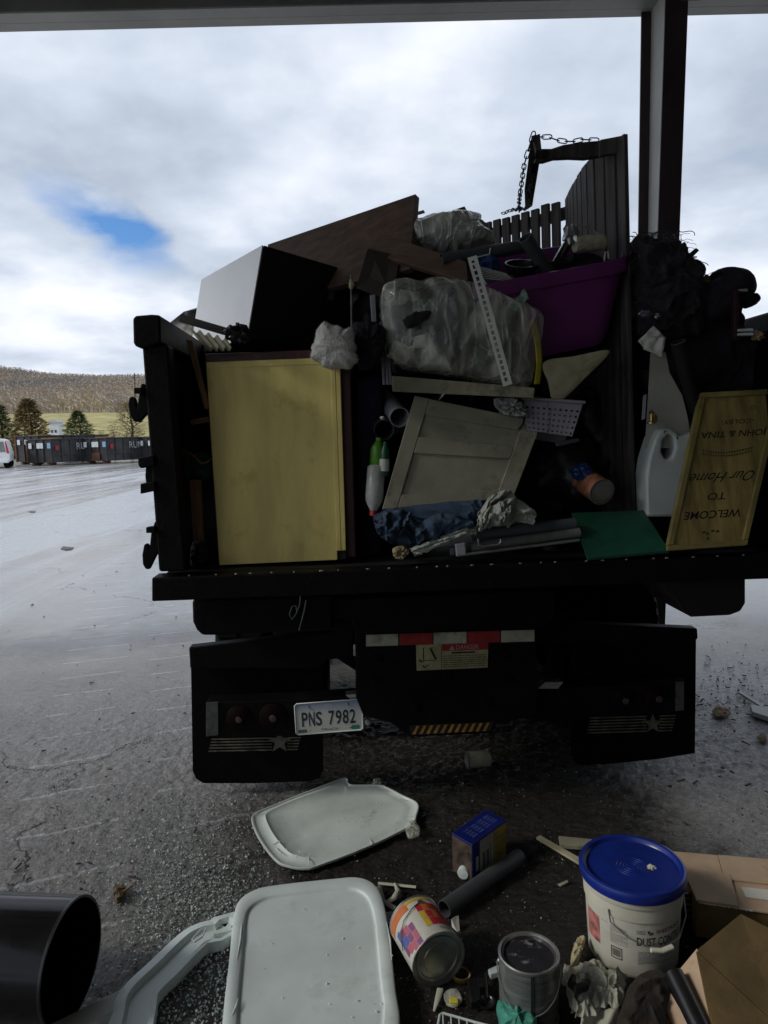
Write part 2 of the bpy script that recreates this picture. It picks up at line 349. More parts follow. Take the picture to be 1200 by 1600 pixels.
# ================================================================== SETTING
def ground_mat():
    m = bpy.data.materials.new('yard_concrete'); m.use_nodes = True; nt = m.node_tree; bs = nt.nodes['Principled BSDF']
    geo = N(nt, 'ShaderNodeNewGeometry'); pos = geo.outputs['Position']
    def noi(scale, det=5.0, ro=0.6, vec=None, dist=0.0):
        n = N(nt, 'ShaderNodeTexNoise', inp={'Scale': scale, 'Detail': det, 'Roughness': ro, 'Distortion': dist}); L(nt, vec or pos, n.inputs['Vector']); return n.outputs[0]
    mp = N(nt, 'ShaderNodeMapping'); mp.inputs['Rotation'].default_value = (0, 0, math.radians(-19)); L(nt, pos, mp.inputs[0])
    sp = N(nt, 'ShaderNodeSeparateXYZ'); L(nt, mp.outputs[0], sp.inputs[0]); u, v = sp.outputs[0], sp.outputs[1]
    sw = N(nt, 'ShaderNodeSeparateXYZ'); L(nt, pos, sw.inputs[0])
    st = N(nt, 'ShaderNodeMapping'); st.inputs['Rotation'].default_value = (0, 0, math.radians(52)); st.inputs['Scale'].default_value = (1.0, 0.10, 1); L(nt, pos, st.inputs[0])
    st2 = N(nt, 'ShaderNodeMapping'); st2.inputs['Rotation'].default_value = (0, 0, math.radians(-19)); st2.inputs['Scale'].default_value = (1.0, 0.06, 1); L(nt, pos, st2.inputs[0])
    big = noi(0.35, 6, 0.6); fine = noi(7.0, 8, 0.7); grit = noi(55.0, 4, 0.7)
    sweep = noi(0.55, 7, 0.62, st.outputs[0], 0.6); sweep2 = noi(1.6, 7, 0.65, st2.outputs[0], 0.3)
    base = ramp(nt, big, [(0.3, (0.29, 0.28, 0.265)), (0.52, (0.37, 0.355, 0.335)), (0.72, (0.30, 0.27, 0.23))])
    base = mixc(nt, ramp(nt, fine, [(0.35, 0.0), (0.75, 0.55)]), base, (0.22, 0.215, 0.21))
    pale = mth(nt, 'MAXIMUM', ramp(nt, sweep, [(0.46, 0.0), (0.56, 1.0)]), ramp(nt, sweep2, [(0.50, 0.0), (0.62, 0.8)]))
    # pale silt lies out in the open yard, left of the loader tracks
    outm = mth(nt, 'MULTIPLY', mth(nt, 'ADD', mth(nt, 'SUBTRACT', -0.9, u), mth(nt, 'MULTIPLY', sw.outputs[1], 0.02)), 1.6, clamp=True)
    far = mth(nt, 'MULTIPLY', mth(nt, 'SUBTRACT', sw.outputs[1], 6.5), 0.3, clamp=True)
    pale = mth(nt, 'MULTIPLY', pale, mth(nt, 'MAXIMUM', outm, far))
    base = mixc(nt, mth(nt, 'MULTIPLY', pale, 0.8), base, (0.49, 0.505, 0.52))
    # loader track scores: short pale scratches across the direction of travel
    jit = mth(nt, 'MULTIPLY', mth(nt, 'SUBTRACT', noi(3.0, 3), 0.5), 0.06)
    def scores(u_lo, u_hi, per, ph):
        inb = mth(nt, 'MULTIPLY', mth(nt, 'GREATER_THAN', u, u_lo), mth(nt, 'LESS_THAN', u, u_hi))
        fr = mth(nt, 'FRACT', mth(nt, 'ADD', mth(nt, 'DIVIDE', mth(nt, 'ADD', v, jit), per), ph))
        ln = mth(nt, 'MULTIPLY', mth(nt, 'LESS_THAN', fr, 0.055), 0.8)
        return mth(nt, 'MULTIPLY', ln, inb)
    sc = mth(nt, 'MAXIMUM', mth(nt, 'MAXIMUM', scores(-0.62, -0.16, 0.36, 0.1), scores(0.0, 0.42, 0.36, 0.55)), mth(nt, 'MAXIMUM', scores(0.55, 0.95, 0.36, 0.3), scores(2.7, 3.4, 0.4, 0.0)))
    sc = mth(nt, 'MULTIPLY', sc, ramp(nt, noi(5.0, 4, 0.7), [(0.36, 0.0), (0.54, 1.0)]))
    base = mixc(nt, sc, base, (0.63, 0.64, 0.65))
    # cracks
    dist = N(nt, 'ShaderNodeVectorMath', operation='ADD'); nv = N(nt, 'ShaderNodeTexNoise', inp={'Scale': 2.2, 'Detail': 6.0, 'Roughness': 0.7}); L(nt, pos, nv.inputs['Vector'])
    ns = N(nt, 'ShaderNodeVectorMath', operation='SCALE', inp={'Scale': 0.55}); L(nt, nv.outputs['Color'], ns.inputs[0]); L(nt, pos, dist.inputs[0]); L(nt, ns.outputs[0], dist.inputs[1])
    vo = N(nt, 'ShaderNodeTexVoronoi', feature='DISTANCE_TO_EDGE', inp={'Scale': 0.62}); L(nt, dist.outputs[0], vo.inputs['Vector'])
    ck = mth(nt, 'MULTIPLY', ramp(nt, vo.outputs['Distance'], [(0.0, 1.0), (0.006, 0.0)]), ramp(nt, noi(0.9, 3), [(0.50, 0.0), (0.58, 1.0)]))
    base = mixc(nt, mth(nt, 'MULTIPLY', ck, 0.85), base, (0.018, 0.017, 0.016))
    # grimy wet tipping floor inside the shed; its ellipse also paints the truck's shade
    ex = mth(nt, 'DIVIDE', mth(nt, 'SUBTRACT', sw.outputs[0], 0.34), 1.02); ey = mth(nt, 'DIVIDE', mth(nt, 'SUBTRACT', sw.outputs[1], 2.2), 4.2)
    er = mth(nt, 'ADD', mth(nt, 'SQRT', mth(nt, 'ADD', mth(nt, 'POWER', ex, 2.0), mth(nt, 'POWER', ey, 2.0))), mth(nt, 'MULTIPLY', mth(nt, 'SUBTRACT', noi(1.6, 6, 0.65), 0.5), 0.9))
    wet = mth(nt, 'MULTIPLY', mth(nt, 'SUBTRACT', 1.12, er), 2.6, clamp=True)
    grime_shade = ramp(nt, noi(4.0, 8, 0.7), [(0.3, (0.011, 0.010, 0.008)), (0.7, (0.030, 0.026, 0.020))])
    base = mixc(nt, mth(nt, 'MULTIPLY', wet, 0.95), base, grime_shade)
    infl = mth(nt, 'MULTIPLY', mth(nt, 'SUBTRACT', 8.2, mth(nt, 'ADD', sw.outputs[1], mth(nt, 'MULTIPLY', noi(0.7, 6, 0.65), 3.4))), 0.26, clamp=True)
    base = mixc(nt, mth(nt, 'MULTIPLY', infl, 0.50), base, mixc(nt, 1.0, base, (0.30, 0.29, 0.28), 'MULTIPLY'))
    L(nt, base, bs.inputs['Base Color']); L(nt, mth(nt, 'SUBTRACT', 0.5, mth(nt, 'MULTIPLY', wet, 0.34)), bs.inputs['Specular IOR Level'])
    damp = noi(0.8, 6, 0.6)
    rg = mth(nt, 'SUBTRACT', mth(nt, 'ADD', 0.05, mth(nt, 'MULTIPLY', damp, 0.20)), mth(nt, 'MULTIPLY', wet, -0.04))
    L(nt, mth(nt, 'ADD', rg, mth(nt, 'MULTIPLY', pale, 0.12)), bs.inputs['Roughness'])
    pit = N(nt, 'ShaderNodeTexVoronoi', feature='F1', inp={'Scale': 48.0}); L(nt, pos, pit.inputs['Vector'])
    hgt = mth(nt, 'ADD', mth(nt, 'MULTIPLY', noi(26.0, 7, 0.72), 1.0), mth(nt, 'ADD', mth(nt, 'MULTIPLY', grit, 0.35), mth(nt, 'MULTIPLY', pit.outputs['Distance'], 0.25)))
    hgt = mth(nt, 'SUBTRACT', mth(nt, 'ADD', hgt, mth(nt, 'MULTIPLY', fine, 0.9)), mth(nt, 'ADD', mth(nt, 'MULTIPLY', ck, 0.9), mth(nt, 'MULTIPLY', sc, 0.35)))
    bn = N(nt, 'ShaderNodeBump', inp={'Strength': 1.0, 'Distance': 0.020}); L(nt, hgt, bn.inputs['Height'])
    L(nt, mth(nt, 'ADD', 0.10, mth(nt, 'MULTIPLY', infl, 0.9), clamp=True), bn.inputs['Strength']); L(nt, bn.outputs[0], bs.inputs['Normal'])
    return m
# one sheet: close mesh with real relief where we look down on it, wide cells beyond
def axis_(lo, hi, st, outs_lo, outs_hi):
    n_ = int((hi-lo)/st); return outs_lo+[lo+i*st for i in range(n_+1)]+outs_hi
gx = axis_(-2.7, 2.9, 0.0115, [-1500, -300, -60, -15, -6, -3.6], [3.6, 6, 15, 60, 300, 1500]); gy = axis_(1.45, 5.3, 0.0115, [-200, -40, -8, 0.4], [6.2, 8, 12, 20, 40, 70, 110])
def relief(x, y):
    k = max(0, min(1, (x+2.7)*4, (2.9-x)*4, (y-1.45)*8, (5.3-y)*0.55))
    if k <= 0: return 0.0
    n_ = noise.noise
    big = n_(V((x*5, y*5, 0))); a = n_(V((x*22, y*22, 3.1))); b = n_(V((x*47, y*47, 7.7)))
    h = 0.0032*big+0.0070*a+0.0056*b
    # a working crack wandering from the flap towards the barrel
    cxk = -0.92-0.55*(3.6-y)+0.10*n_(V((y*3, 1, 5)))+0.03*n_(V((y*14, 4, 5))); d_ = abs(x-cxk)
    if d_ < 0.014 and 2.2 < y < 4.4: h -= 0.006*(1-d_/0.014)
    return k*(h-0.004)
vs_ = [(x, y, relief(x, y)) for y in gy for x in gx]; nx_ = len(gx)
fs_g = [(j*nx_+i, j*nx_+i+1, (j+1)*nx_+i+1, (j+1)*nx_+i) for j in range(len(gy)-1) for i in range(nx_-1)]
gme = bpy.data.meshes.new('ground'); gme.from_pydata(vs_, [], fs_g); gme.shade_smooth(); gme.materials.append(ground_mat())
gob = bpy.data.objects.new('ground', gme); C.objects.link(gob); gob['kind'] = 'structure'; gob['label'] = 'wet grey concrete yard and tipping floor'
# --- terrain: meadow bank and wooded ridge
def terr(x, y):
    r = 0.0
    if y > 100: r += 14*min(1, (y-100)/200)**1.25
    if y > 300: t = min(1, (y-300)/560); r += 72*(t*t*(3-2*t))*(1.0+0.06*math.sin(x*0.009+1.2)+0.05*noise.noise(V((x*0.011, 0, 7))))*(0.93-0.0014*(x+400)+0.05*math.sin(x*0.021))
    r += 2.2*noise.noise(V((x*0.012, y*0.012, 3)))*min(1, max(0, (y-100)/60))
    if y > 880: r -= (y-880)*0.06
    return r-0.02
mb = MB(); mb.grid(lambda a, b: (-1400+2800*a, 109+1100*b*b**0.3, terr(-1400+2800*a, 109+1100*b*b**0.3)), 200, 70)
grass = M('winter_meadow', (0.36, 0.31, 0.12), 0.95, 0, 0.3, 0.15, 0.4, 2, dirt=(0.24, 0.23, 0.10), damt=0.4, dscale=0.05)
mb.build('hills', grass, kind='structure', smooth=60)
# --- leafless wood on the ridge: one mass
wm = bpy.data.materials.new('bare_wood'); wm.use_nodes = True; nt = wm.node_tree; bs = nt.nodes['Principled BSDF']
g_ = N(nt, 'ShaderNodeNewGeometry'); nz = N(nt, 'ShaderNodeTexNoise', inp={'Scale': 0.012, 'Detail': 4.0}); L(nt, g_.outputs['Position'], nz.inputs['Vector'])
rnd = mth(nt, 'ADD', mth(nt, 'MULTIPLY', nz.outputs[0], 0.86), mth(nt, 'MULTIPLY', g_.outputs['Random Per Island'], 0.14))
L(nt, ramp(nt, rnd, [(0.30, (0.26, 0.245, 0.26)), (0.46, (0.34, 0.31, 0.30)), (0.58, (0.44, 0.36, 0.28)), (0.72, (0.50, 0.44, 0.30))]), bs.inputs['Base Color']); bs.inputs['Roughness'].default_value = 0.95
mb = MB(); rr = random.Random(3)
for i in range(9500):
    y = 305+rr.random()**0.75*590; x = -y*0.60+rr.random()*y*0.36
    z = terr(x, y); h = 6.5+rr.random()*5
    b = V((x, y, z-0.3)); r = 0.16
    mb.add([b+V((-r, 0, 0)), b+V((r, 0, 0)), b+V((0.02, 0, h))], [(0, 1, 2)])
    for k in range(9):
        t = 0.3+0.6*rr.random(); a = rr.random()*6.283; ln = (1.15-t)*h*0.5
        p = b+V((0, 0, h*t)); q = p+V((math.cos(a)*ln, math.sin(a)*ln, ln*(0.35+0.5*rr.random())))
        w = 0.14+0.2*rr.random(); mb.add([p+V((-w, 0, -w)), p+V((w, 0, w)), q], [(0, 1, 2)])
mb.build('bare_woodland', wm, label='leafless brown woodland covering the ridge', cat='woodland', kind='stuff')
# --- evergreens and scrub behind the containers
def foliage_mat(name, a, b):
    m = bpy.data.materials.new(name); m.use_nodes = True; nt = m.node_tree; bs = nt.nodes['Principled BSDF']
    g = N(nt, 'ShaderNodeNewGeometry'); n = N(nt, 'ShaderNodeTexNoise', inp={'Scale': 0.6, 'Detail': 3.0}); L(nt, g.outputs['Position'], n.inputs['Vector'])
    f = mth(nt, 'ADD', mth(nt, 'MULTIPLY', n.outputs[0], 0.6), mth(nt, 'MULTIPLY', g.outputs['Random Per Island'], 0.4))
    L(nt, ramp(nt, f, [(0.3, a), (0.7, b)]), bs.inputs['Base Color']); bs.inputs['Roughness'].default_value = 0.9; return m
bark = M('bark', (0.06, 0.045, 0.035), 0.9, 0, 0.3, 6)
def tree(name, label, px, ptop, pbase, Y, wpx, fm, conical=True, cnt=3200, seed=1, group='trees behind the containers'):
    rg = random.Random(seed); b = P(px, pbase, Y); b.z = 0 if Y < 105 else terr(b.x, Y); top = P(px, ptop, Y).z; h = top-b.z; R = wpx/F*Y/2
    t = thing(name, label, 'tree', b, group)
    m = MB(); m.tube([b, b+V((0.05*h, 0, h*0.5)), b+V((0, 0, h*0.96))], [0.035*h, 0.022*h, 0.004*h], 7)
    for k in range(16):
        z = 0.12+0.75*k/16; a = k*2.4; l = R*(1.02-z)*0.9 if conical else R*0.7
        m.tube([b+V((0, 0, z*h)), b+V((math.cos(a)*l, math.sin(a)*l, z*h+l*(0.15 if conical else 0.6)))], [0.008*h, 0.002*h], 4)
    m.build('trunk', bark, t)
    m = MB()
    for i in range(cnt):
        s = rg.random()
        if conical:
            z = 0.04+0.96*s**1.25; rad = 1.55*R*(1.0-z)**0.55*(0.6+0.75*abs(noise.noise(V((z*9, rg.random()*0.4, seed))))) ; a = rg.random()*6.283
            lob = 1+0.35*math.sin(a*5+z*21+seed)*rg.random()
            rho = rad*lob*(rg.random()**0.42)
        else:
            z = 0.15+0.85*s; a = rg.random()*6.283; rho = R*math.sin(math.pi*min(1, 0.15+z*0.8))**0.6*rg.random()**0.5*(0.8+0.4*math.sin(a*3+z*9))
        c = b+V((math.cos(a)*rho, math.sin(a)*rho, z*h-0.12*rho*(1 if conical else 0)))
        o = V((math.cos(a), math.sin(a), rg.uniform(-0.3, 0.5))); sz = h*rg.uniform(0.022, 0.050)*(1 if conical else 0.8)
        sd_ = V((-o.y, o.x, rg.uniform(-0.6, 0.6))).normalized()
        w = 0.55 if conical else 0.3
        m.add([c-sd_*sz*w, c+sd_*sz*w, c+o*sz*1.9], [(0, 1, 2)])
    m.build('crown', fm, t)
green = foliage_mat('cedar_green', (0.06, 0.08, 0.03), (0.18, 0.21, 0.065)); olive = foliage_mat('rusty_cedar', (0.13, 0.11, 0.05), (0.36, 0.26, 0.11)); twig = foliage_mat('bare_twigs', (0.18, 0.14, 0.07), (0.34, 0.27, 0.12))
tree('cedar_tree', 'dark green cedar cut by the left edge of the view', 2, 632, 700, 84, 46, green, seed=2)
tree('cedar_tree', 'tall rusty brown cedar left of the white house', 48, 623, 700, 82, 66, olive, seed=3, cnt=4200)
tree('cedar_tree', 'bright green broad cedar right of the white house', 125, 642, 700, 80, 54, green, seed=5, cnt=3600)
tree('scrub_tree', 'leafless tan scrub tree beside the truck post hook', 205, 628, 700, 86, 60, twig, conical=False, seed=8, cnt=2600)
for i, (px, pt) in enumerate(((160, 672), (178, 668))):
    tree('scrub_bush', ['low olive bush just behind the middle container', 'low olive bush left of the tan scrub tree'][i], px, pt, 700, 83, 26, olive, conical=False, seed=20+i, cnt=900, group='low bushes behind the containers')
# --- white house on the meadow
hb = P(88, 671, 150); hb.z = terr(hb.x, 150)-0.2
t = thing('white_house', 'small white gabled house on the meadow between two cedars', 'house', hb)
w_ = 2.0; hw = P(88, 660, 150).z-hb.z; wallm = M('house_white', (0.62, 0.66, 0.72), 0.7, 0, 0.05, 1); roofm = M('house_roof', (0.45, 0.47, 0.50), 0.6, 0, 0.1, 1)
MB().box(hb+V((0, 0, hw/2)), (w_, 2.2, hw)).build('wall', wallm, t)
m = MB(); m.prism([hb+V((-w_*0.62, -1.4, hw-0.05)), hb+V((w_*0.62, -1.4, hw-0.05)), hb+V((w_*0.25, -1.4, hw+0.55)), hb+V((-w_*0.25, -1.4, hw+0.55))], (0, 2.8, 0)); m.build('roof', roofm, t)
for s in (-0.8, 0.7): MB().box(hb+V((s*0.5, -1.12, hw*0.5)), (0.4, 0.06, 0.5)).build('window', M('dark_pane', (0.03, 0.035, 0.045), 0.1, 0, 0.1, 2), t)
pb = P(211, 640, 190); pb.z = terr(pb.x, 190)
t = thing('utility_pole', 'thin utility pole rising above the ridge beside the truck post', 'pole', pb); pt = P(210, 583, 190)
MB().tube([pb, pt], 0.14, 8).build('pole', bark, t); MB().box(pt-V((0, 0, 1.2)), (2.0, 0.12, 0.12)).build('crossarm', bark, t)

# --- roll-off containers across the yard
contm = M('container_charcoal', (0.030, 0.029, 0.032), 0.55, 0, 0.35, 1.2, 0.15, 8, dirt=(0.075, 0.062, 0.052), damt=0.35, dscale=1.6)
contrust = M('container_rust', (0.12, 0.055, 0.03), 0.8, 0, 0.3, 3)
lblm = M('container_label', (0.62, 0.66, 0.70), 0.5, 0, 0.1, 4); lblb = M('container_label_blue', (0.25, 0.42, 0.62), 0.5, 0, 0.1, 4)
def container(px, Y, ang, label, length=6.6, h=1.95, w=2.35, rustdoor=False):
    """door end faces us, long side runs away to the right"""
    b = P(px, 700, Y); b.z = 0
    t = thing('waste_container', label, 'container', b, 'charcoal waste containers across the yard')
    X = V((math.cos(ang), math.sin(ang), 0)); D = V((math.sin(ang)*-1, math.cos(ang), 0))   # X along the door end, D along the length
    S = (D*0.35+X*0.94).normalized(); E = X*0.0
    ex, ey = V((0.93, -0.36, 0)).normalized(), V((0.52, 0.86, 0)).normalized()
    z0 = 0.22
    m = MB(); m.hexa(b+UP*z0, ex*w, ey*length, UP*(h-z0)); m.build('body', contm, t, bevel=0.03)
    MB().hexa(b-ex*0.06-ey*0.06+UP*(h+0.003), ex*(w+0.12), ey*(length+0.12), UP*0.10).build('top_rail', contm, t)
    for k in (0.0, 0.36, 0.66, 1.0):
        MB().hexa(b+ex*(w*k-0.06)-ey*0.10+UP*(z0-0.02), ex*0.12, ey*0.097, UP*(h-z0)).build('rib', contrust if k == 0 else contm, t)
    for k in range(9):
        MB().hexa(b+ex*(w+0.003)+ey*(length*(k+0.02)/9)+UP*z0, ex*0.09, ey*0.12, UP*(h-z0-0.03)).build('rib', contm, t)
    MB().hexa(b+ex*(w+0.003)+UP*(z0+0.55), ex*0.07, ey*length, UP*0.10).build('rib', contm, t)
    for k in (0.15, 0.78):
        MB().hexa(b+ex*(w*k)+UP*0.0, ex*0.18, ey*0.6, UP*z0).build('skid', contrust, t)
    for (u, ww, mt) in ((0.10, 0.30, lblm), (0.44, 0.62, lblm), (0.88, 0.30, lblb)):
        MB().hexa(b+ex*(w*u)-ey*0.115+UP*(h-0.62), ex*ww, ey*0.012, UP*0.40).build('label_plate', mt, t)
    if rustdoor: MB().hexa(b+ex*(w*0.42)-ey*0.118+UP*(z0+0.02), ex*0.75, ey*0.015, UP*0.62).build('rust_patch', contrust, t)
    MB().hexa(b+ex*(-0.1)-ey*0.02+UP*(h-0.9), ex*0.02, ey*0.10, UP*0.5).build('reflector', redp, t); MB().hexa(b+ex*(w+0.1)+ey*0.2+UP*(h-0.75), ex*0.03, ey*0.28, UP*0.34).build('reflector', redp, t)
    m = MB(); text_on(m, 'RUMPKE', lambda u, v: b+ex*(w+0.105)+ey*(2.0+u*2.4)+UP*(h-0.25-0.50*v), 0, 0, 1, 1)
    m.build('lettering', M('worn_lettering', (0.34, 0.35, 0.37), 0.6, 0, 0.4, 6), t)
    MB().hexa(b+ex*0.4+ey*0.8+UP*(h+0.106), ex*(w-0.8), ey*0.4, UP*0.05).build('tarp_bar', hazy, t)
    return t
container(26, 57.5, 0, 'charcoal container half hidden behind the white van', h=2.2)
container(43, 53.5, 0, 'charcoal container leftmost of the front row, rust at its corner', h=1.9)
container(129, 55, 0, 'charcoal container with a rusty patch low on its door', h=1.9, rustdoor=True)
container(217, 57, 0, 'charcoal container partly hidden by the truck hooks', h=1.9)
# --- white van cut by the left edge
vb = P(-8, 700, 49); vb.z = 0
t = thing('white_van', 'white van with dark rear glass cut off by left edge', 'van', vb); vw = M('van_white', (0.68, 0.70, 0.72), 0.35, 0, 0.05, 1)
prof = [(-0.95, 0.45), (0.95, 0.45), (1.0, 1.0), (0.93, 1.25), (0.75, 1.95), (0.45, 2.06), (-0.75, 2.06), (-0.93, 1.25), (-1.0, 1.0)]
m = MB(); m.prism([vb+V((x, 0, z)) for x, z in prof], (0.5-2.6, 4.6, 0)); m.build('body', vw, t, bevel=0.05)
m = MB(); m.prism([vb+V((x, -0.01, z)) for x, z in ((-0.8, 1.15), (0.72, 1.15), (0.60, 1.85), (-0.66, 1.85))], (0, -0.02, 0)); m.build('rear_window', M('van_glass', (0.16, 0.18, 0.18), 0.12, 0, 0.1, 2), t)
m = MB(); m.prism([vb+V((x, -0.012, z)) for x, z in ((0.80, 1.05), (0.97, 1.05), (0.80, 1.85), (0.74, 1.85))], (0, -0.03, 0)); m.build('tail_light', redcap, t)
MB().box(vb+V((0, -0.08, 0.5)), (1.8, 0.14, 0.22)).build('bumper', vw, t, bevel=0.03); MB().box(vb+V((0.1, -0.02, 0.86)), (0.32, 0.02, 0.1)).build('number_plate', ink, t)
for sx in (-0.75, 0.72):
    for yy in (0.8, 3.4):
        wc = vb+V((sx-yy*0.45, yy, 0.34)); w1 = MB().lathe([(0.2, -0.11), (0.32, -0.11), (0.34, -0.08), (0.34, 0.08), (0.32, 0.11), (0.2, 0.11)], wc, (1, 0, 0), 20).build('wheel', rubber, t, smooth=40)

# --- the open shed we stand in
sb = V((2.1, 5.5, 0))
zE = P(600, 27, 5.45).z; BK = -9.0
t = thing('open_shed', 'open steel shed with pale eave beam and dark tapered column', 'building', sb)
bx0 = P(0, 36, 5.45).z
HB = zE
XL = -4.6  # left roof edge, out of view, pulled in to let light reach the load
m = MB(); m.hexa(V((XL, 5.42, HB)), (14-XL, 0, 0), (0, 0.10, 0), (0, 0, 0.22)); m.build('eave_beam', shedgrey, t)
MB().hexa(V((XL, 5.16, HB+0.085)), (14-XL, 0, 0), (0, 0.08, 0), (0, 0, 0.14)).build('purlin', sheddark, t)
MB().hexa(V((XL+0.2, BK, 0)), (14-XL-0.2, 0, 0), (0, 0.1, 0), (0, 0, HB+0.22)).build('added_back_wall', unseenw, t)  # unseen back wall added to block light from behind
MB().hexa(V((13.9, BK+0.103, 0)), (0.1, 0, 0), (0, 14, 0), (0, 0, HB+0.22)).build('side_wall', unseenw, t)  # unseen right wall, toned dark like the back to cut light
m = MB(); m.hexa(V((XL, 5.30, HB+0.0)), (14-XL, 0, 0), (0, 0.117, 0), (0, 0, 0.012)); m.build('beam_flange', shedgrey, t)
m = MB(); m.hexa(V((XL, BK, HB+0.225)), (14-XL, 0, 0), (0, 5.9-BK, 0), (0, 0, 0.05)); m.build('roof', rooflin, t)
for k, y in enumerate((3.9, 2.3, 0.7, -0.9, -2.5)):
    MB().hexa(V((XL, y, HB+0.02)), (14-XL, 0, 0), (0, 0.07, 0), (0, 0, 0.2)).build('purlin', sheddark, t)
def column(cx, par):
    hw = 0.075; yo = 5.47
    nb, nt_ = 5.47-0.26, 5.47-0.47
    H = HB+0.20; zb = 0.0
    def yn(z): return nb+(nt_-nb)*min(1, z/4.6)
    MB().prism([(cx-0.005, yo-0.012, zb), (cx-0.005, yn(zb)+0.012, zb), (cx-0.005, yn(H)+0.012, H), (cx-0.005, yo-0.012, H)], (0.01, 0, 0)).build('column_web', shedgrey, par)  # pale web and dark flanges paint sky light and shade onto one column
    MB().hexa((cx-hw, yo-0.012, zb), (2*hw, 0, 0), (0, 0.014, 0), (0, 0, H)).build('column_flange', sheddark, par)
    MB().prism([(cx-hw, yn(zb), zb), (cx+hw, yn(zb), zb), (cx+hw, yn(H), H), (cx-hw, yn(H), H)], (0, 0.012, 0)).build('column_flange', sheddark, par)
cxx = P(1018, 14, 5.47).x
column(cxx, t)
column(cxx-6.6, t)
m = MB(); m.hexa((cxx-0.06, -9, HB-0.30), (0.12, 0, 0), (0, 13.8, 0), (0, 0, 0.52)); m.build('rafter', sheddark, t)

# ================================================================== TRUCK
tb = V((0.33, 3.0, 0)); truck = thing('dump_truck', 'black dump truck backed in with its open bed heaped with junk', 'truck', tb)
ZF = T(600, 886, 2.82).z                                   # bed floor
def tq(pts, d, th, name, mat, parent=truck, bevel=0.0, **k):
    return MB().prism([T(x, y, d) for x, y in pts], FW*th).build(name, mat, parent, bevel=bevel, **k)
xl, xr = T(237, 905, 2.76).x, T(1245, 870, 2.76).x
MB().hexa(V((xl+0.03, 0, ZF-0.055))+V((0, 2.86+YAW*xl, 0)), RT*(xr-xl-0.06), FW*4.6, UP*0.055).build('bed_floor', rust, truck)
sill = tq([(237, 903), (1245, 866), (1245, 903), (237, 940)], 2.76, 0.10, 'rear_sill', steel, bevel=0.006)
m = MB()
for k in range(26):
    px = 300+k*34+random.uniform(-12, 12); p = T(px, 903-(px-237)*0.0367-1.5, 2.755)
    lump(m, p, (0.004+0.006*random.random(), 0.004, 0.003), 0.4, 4, 8, k)
m.build('grit', M('wet_grit', (0.22, 0.21, 0.17), 0.3, 0, 0.4, 30), sill, kind='stuff')
# side walls, rails, rear posts
zt = T(228, 540, 2.8).z
def wall(side):
    if side < 0: a, b_ = T(252, 893, 2.87), T(228, 530, 2.87)
    else:
        a = T(252, 893, 2.87)+RT*2.50; b_ = T(228, 530, 2.87)+RT*2.56
    w = RT*(0.045*(-side)) if side < 0 else RT*0.045
    MB().prism([a, b_, b_+w, a+w], FW*4.5).build('side_wall', steel, truck)
    for k in range(7):
        o = FW*(0.75+k*0.62); q = RT*(0.06*side)
        s0 = RT*(-0.003) if side < 0 else RT*0.048
        MB().prism([a+o+s0, b_+o+s0-UP*0.02, b_+o+s0+q-UP*0.02, a+o+s0+q], FW*0.09).build('wall_rib', steel, truck)
wall(-1); wall(1)
rail = MB().prism([T(x, y, 2.75) for x, y in ((207, 497), (212, 493), (236, 491), (250, 492), (251, 536), (224, 545), (211, 541), (208, 535))], FW*4.6).build('top_rail', steel, truck, bevel=0.008)
MB().prism([T(x, y, 2.75)+RT*2.62+UP*0.04 for x, y in ((214, 497), (250, 492), (251, 530), (216, 535))], FW*4.6).build('top_rail', steel, truck, bevel=0.01)
tq([(222, 542), (262, 538), (290, 893), (248, 893)], 2.765, 0.09, 'rear_post', steel, bevel=0.008)
MB().prism([T(x, y, 2.765)+RT*2.52 for x, y in ((222, 542), (255, 538), (282, 893), (248, 893))], FW*0.09).build('rear_post', steel, truck, bevel=0.008)
tq([(224, 599), (220, 600), (214, 636), (210, 622), (206, 619), (202, 621), (200, 630), (202, 646), (208, 658), (217, 660), (231, 644), (231, 610)], 2.77, 0.03, 'latch_hook', steel, bevel=0.004)
tq([(242, 815), (240, 820), (236, 832), (233, 862), (231, 852), (228, 850), (225, 851), (222, 867), (223, 882), (227, 889), (233, 890), (247, 861), (248, 827)], 2.77, 0.03, 'latch_hook', steel, bevel=0.004)
tq([(209, 606), (222, 605), (222, 615), (209, 615)], 2.755, 0.025, 'hook_pin', steel, bevel=0.003)
tq([(228, 824), (242, 822), (242, 833), (228, 833)], 2.755, 0.025, 'hook_pin', steel, bevel=0.003)
tq([(215, 716), (240, 711), (242, 728), (220, 732), (216, 728)], 2.75, 0.06, 'hinge_lug', steel, bevel=0.004)
tq([(219, 756), (242, 752), (243, 767), (219, 772)], 2.75, 0.06, 'hinge_lug', steel, bevel=0.004)
tq([(228, 728), (244, 728), (246, 760), (229, 758), (227, 745)], 2.78, 0.03, 'hinge_plate', steel)
# headboard
MB().hexa(V((xl+0.05, 7.3, ZF)), RT*2.45, FW*0.06, UP*1.15).build('headboard', steel, truck)
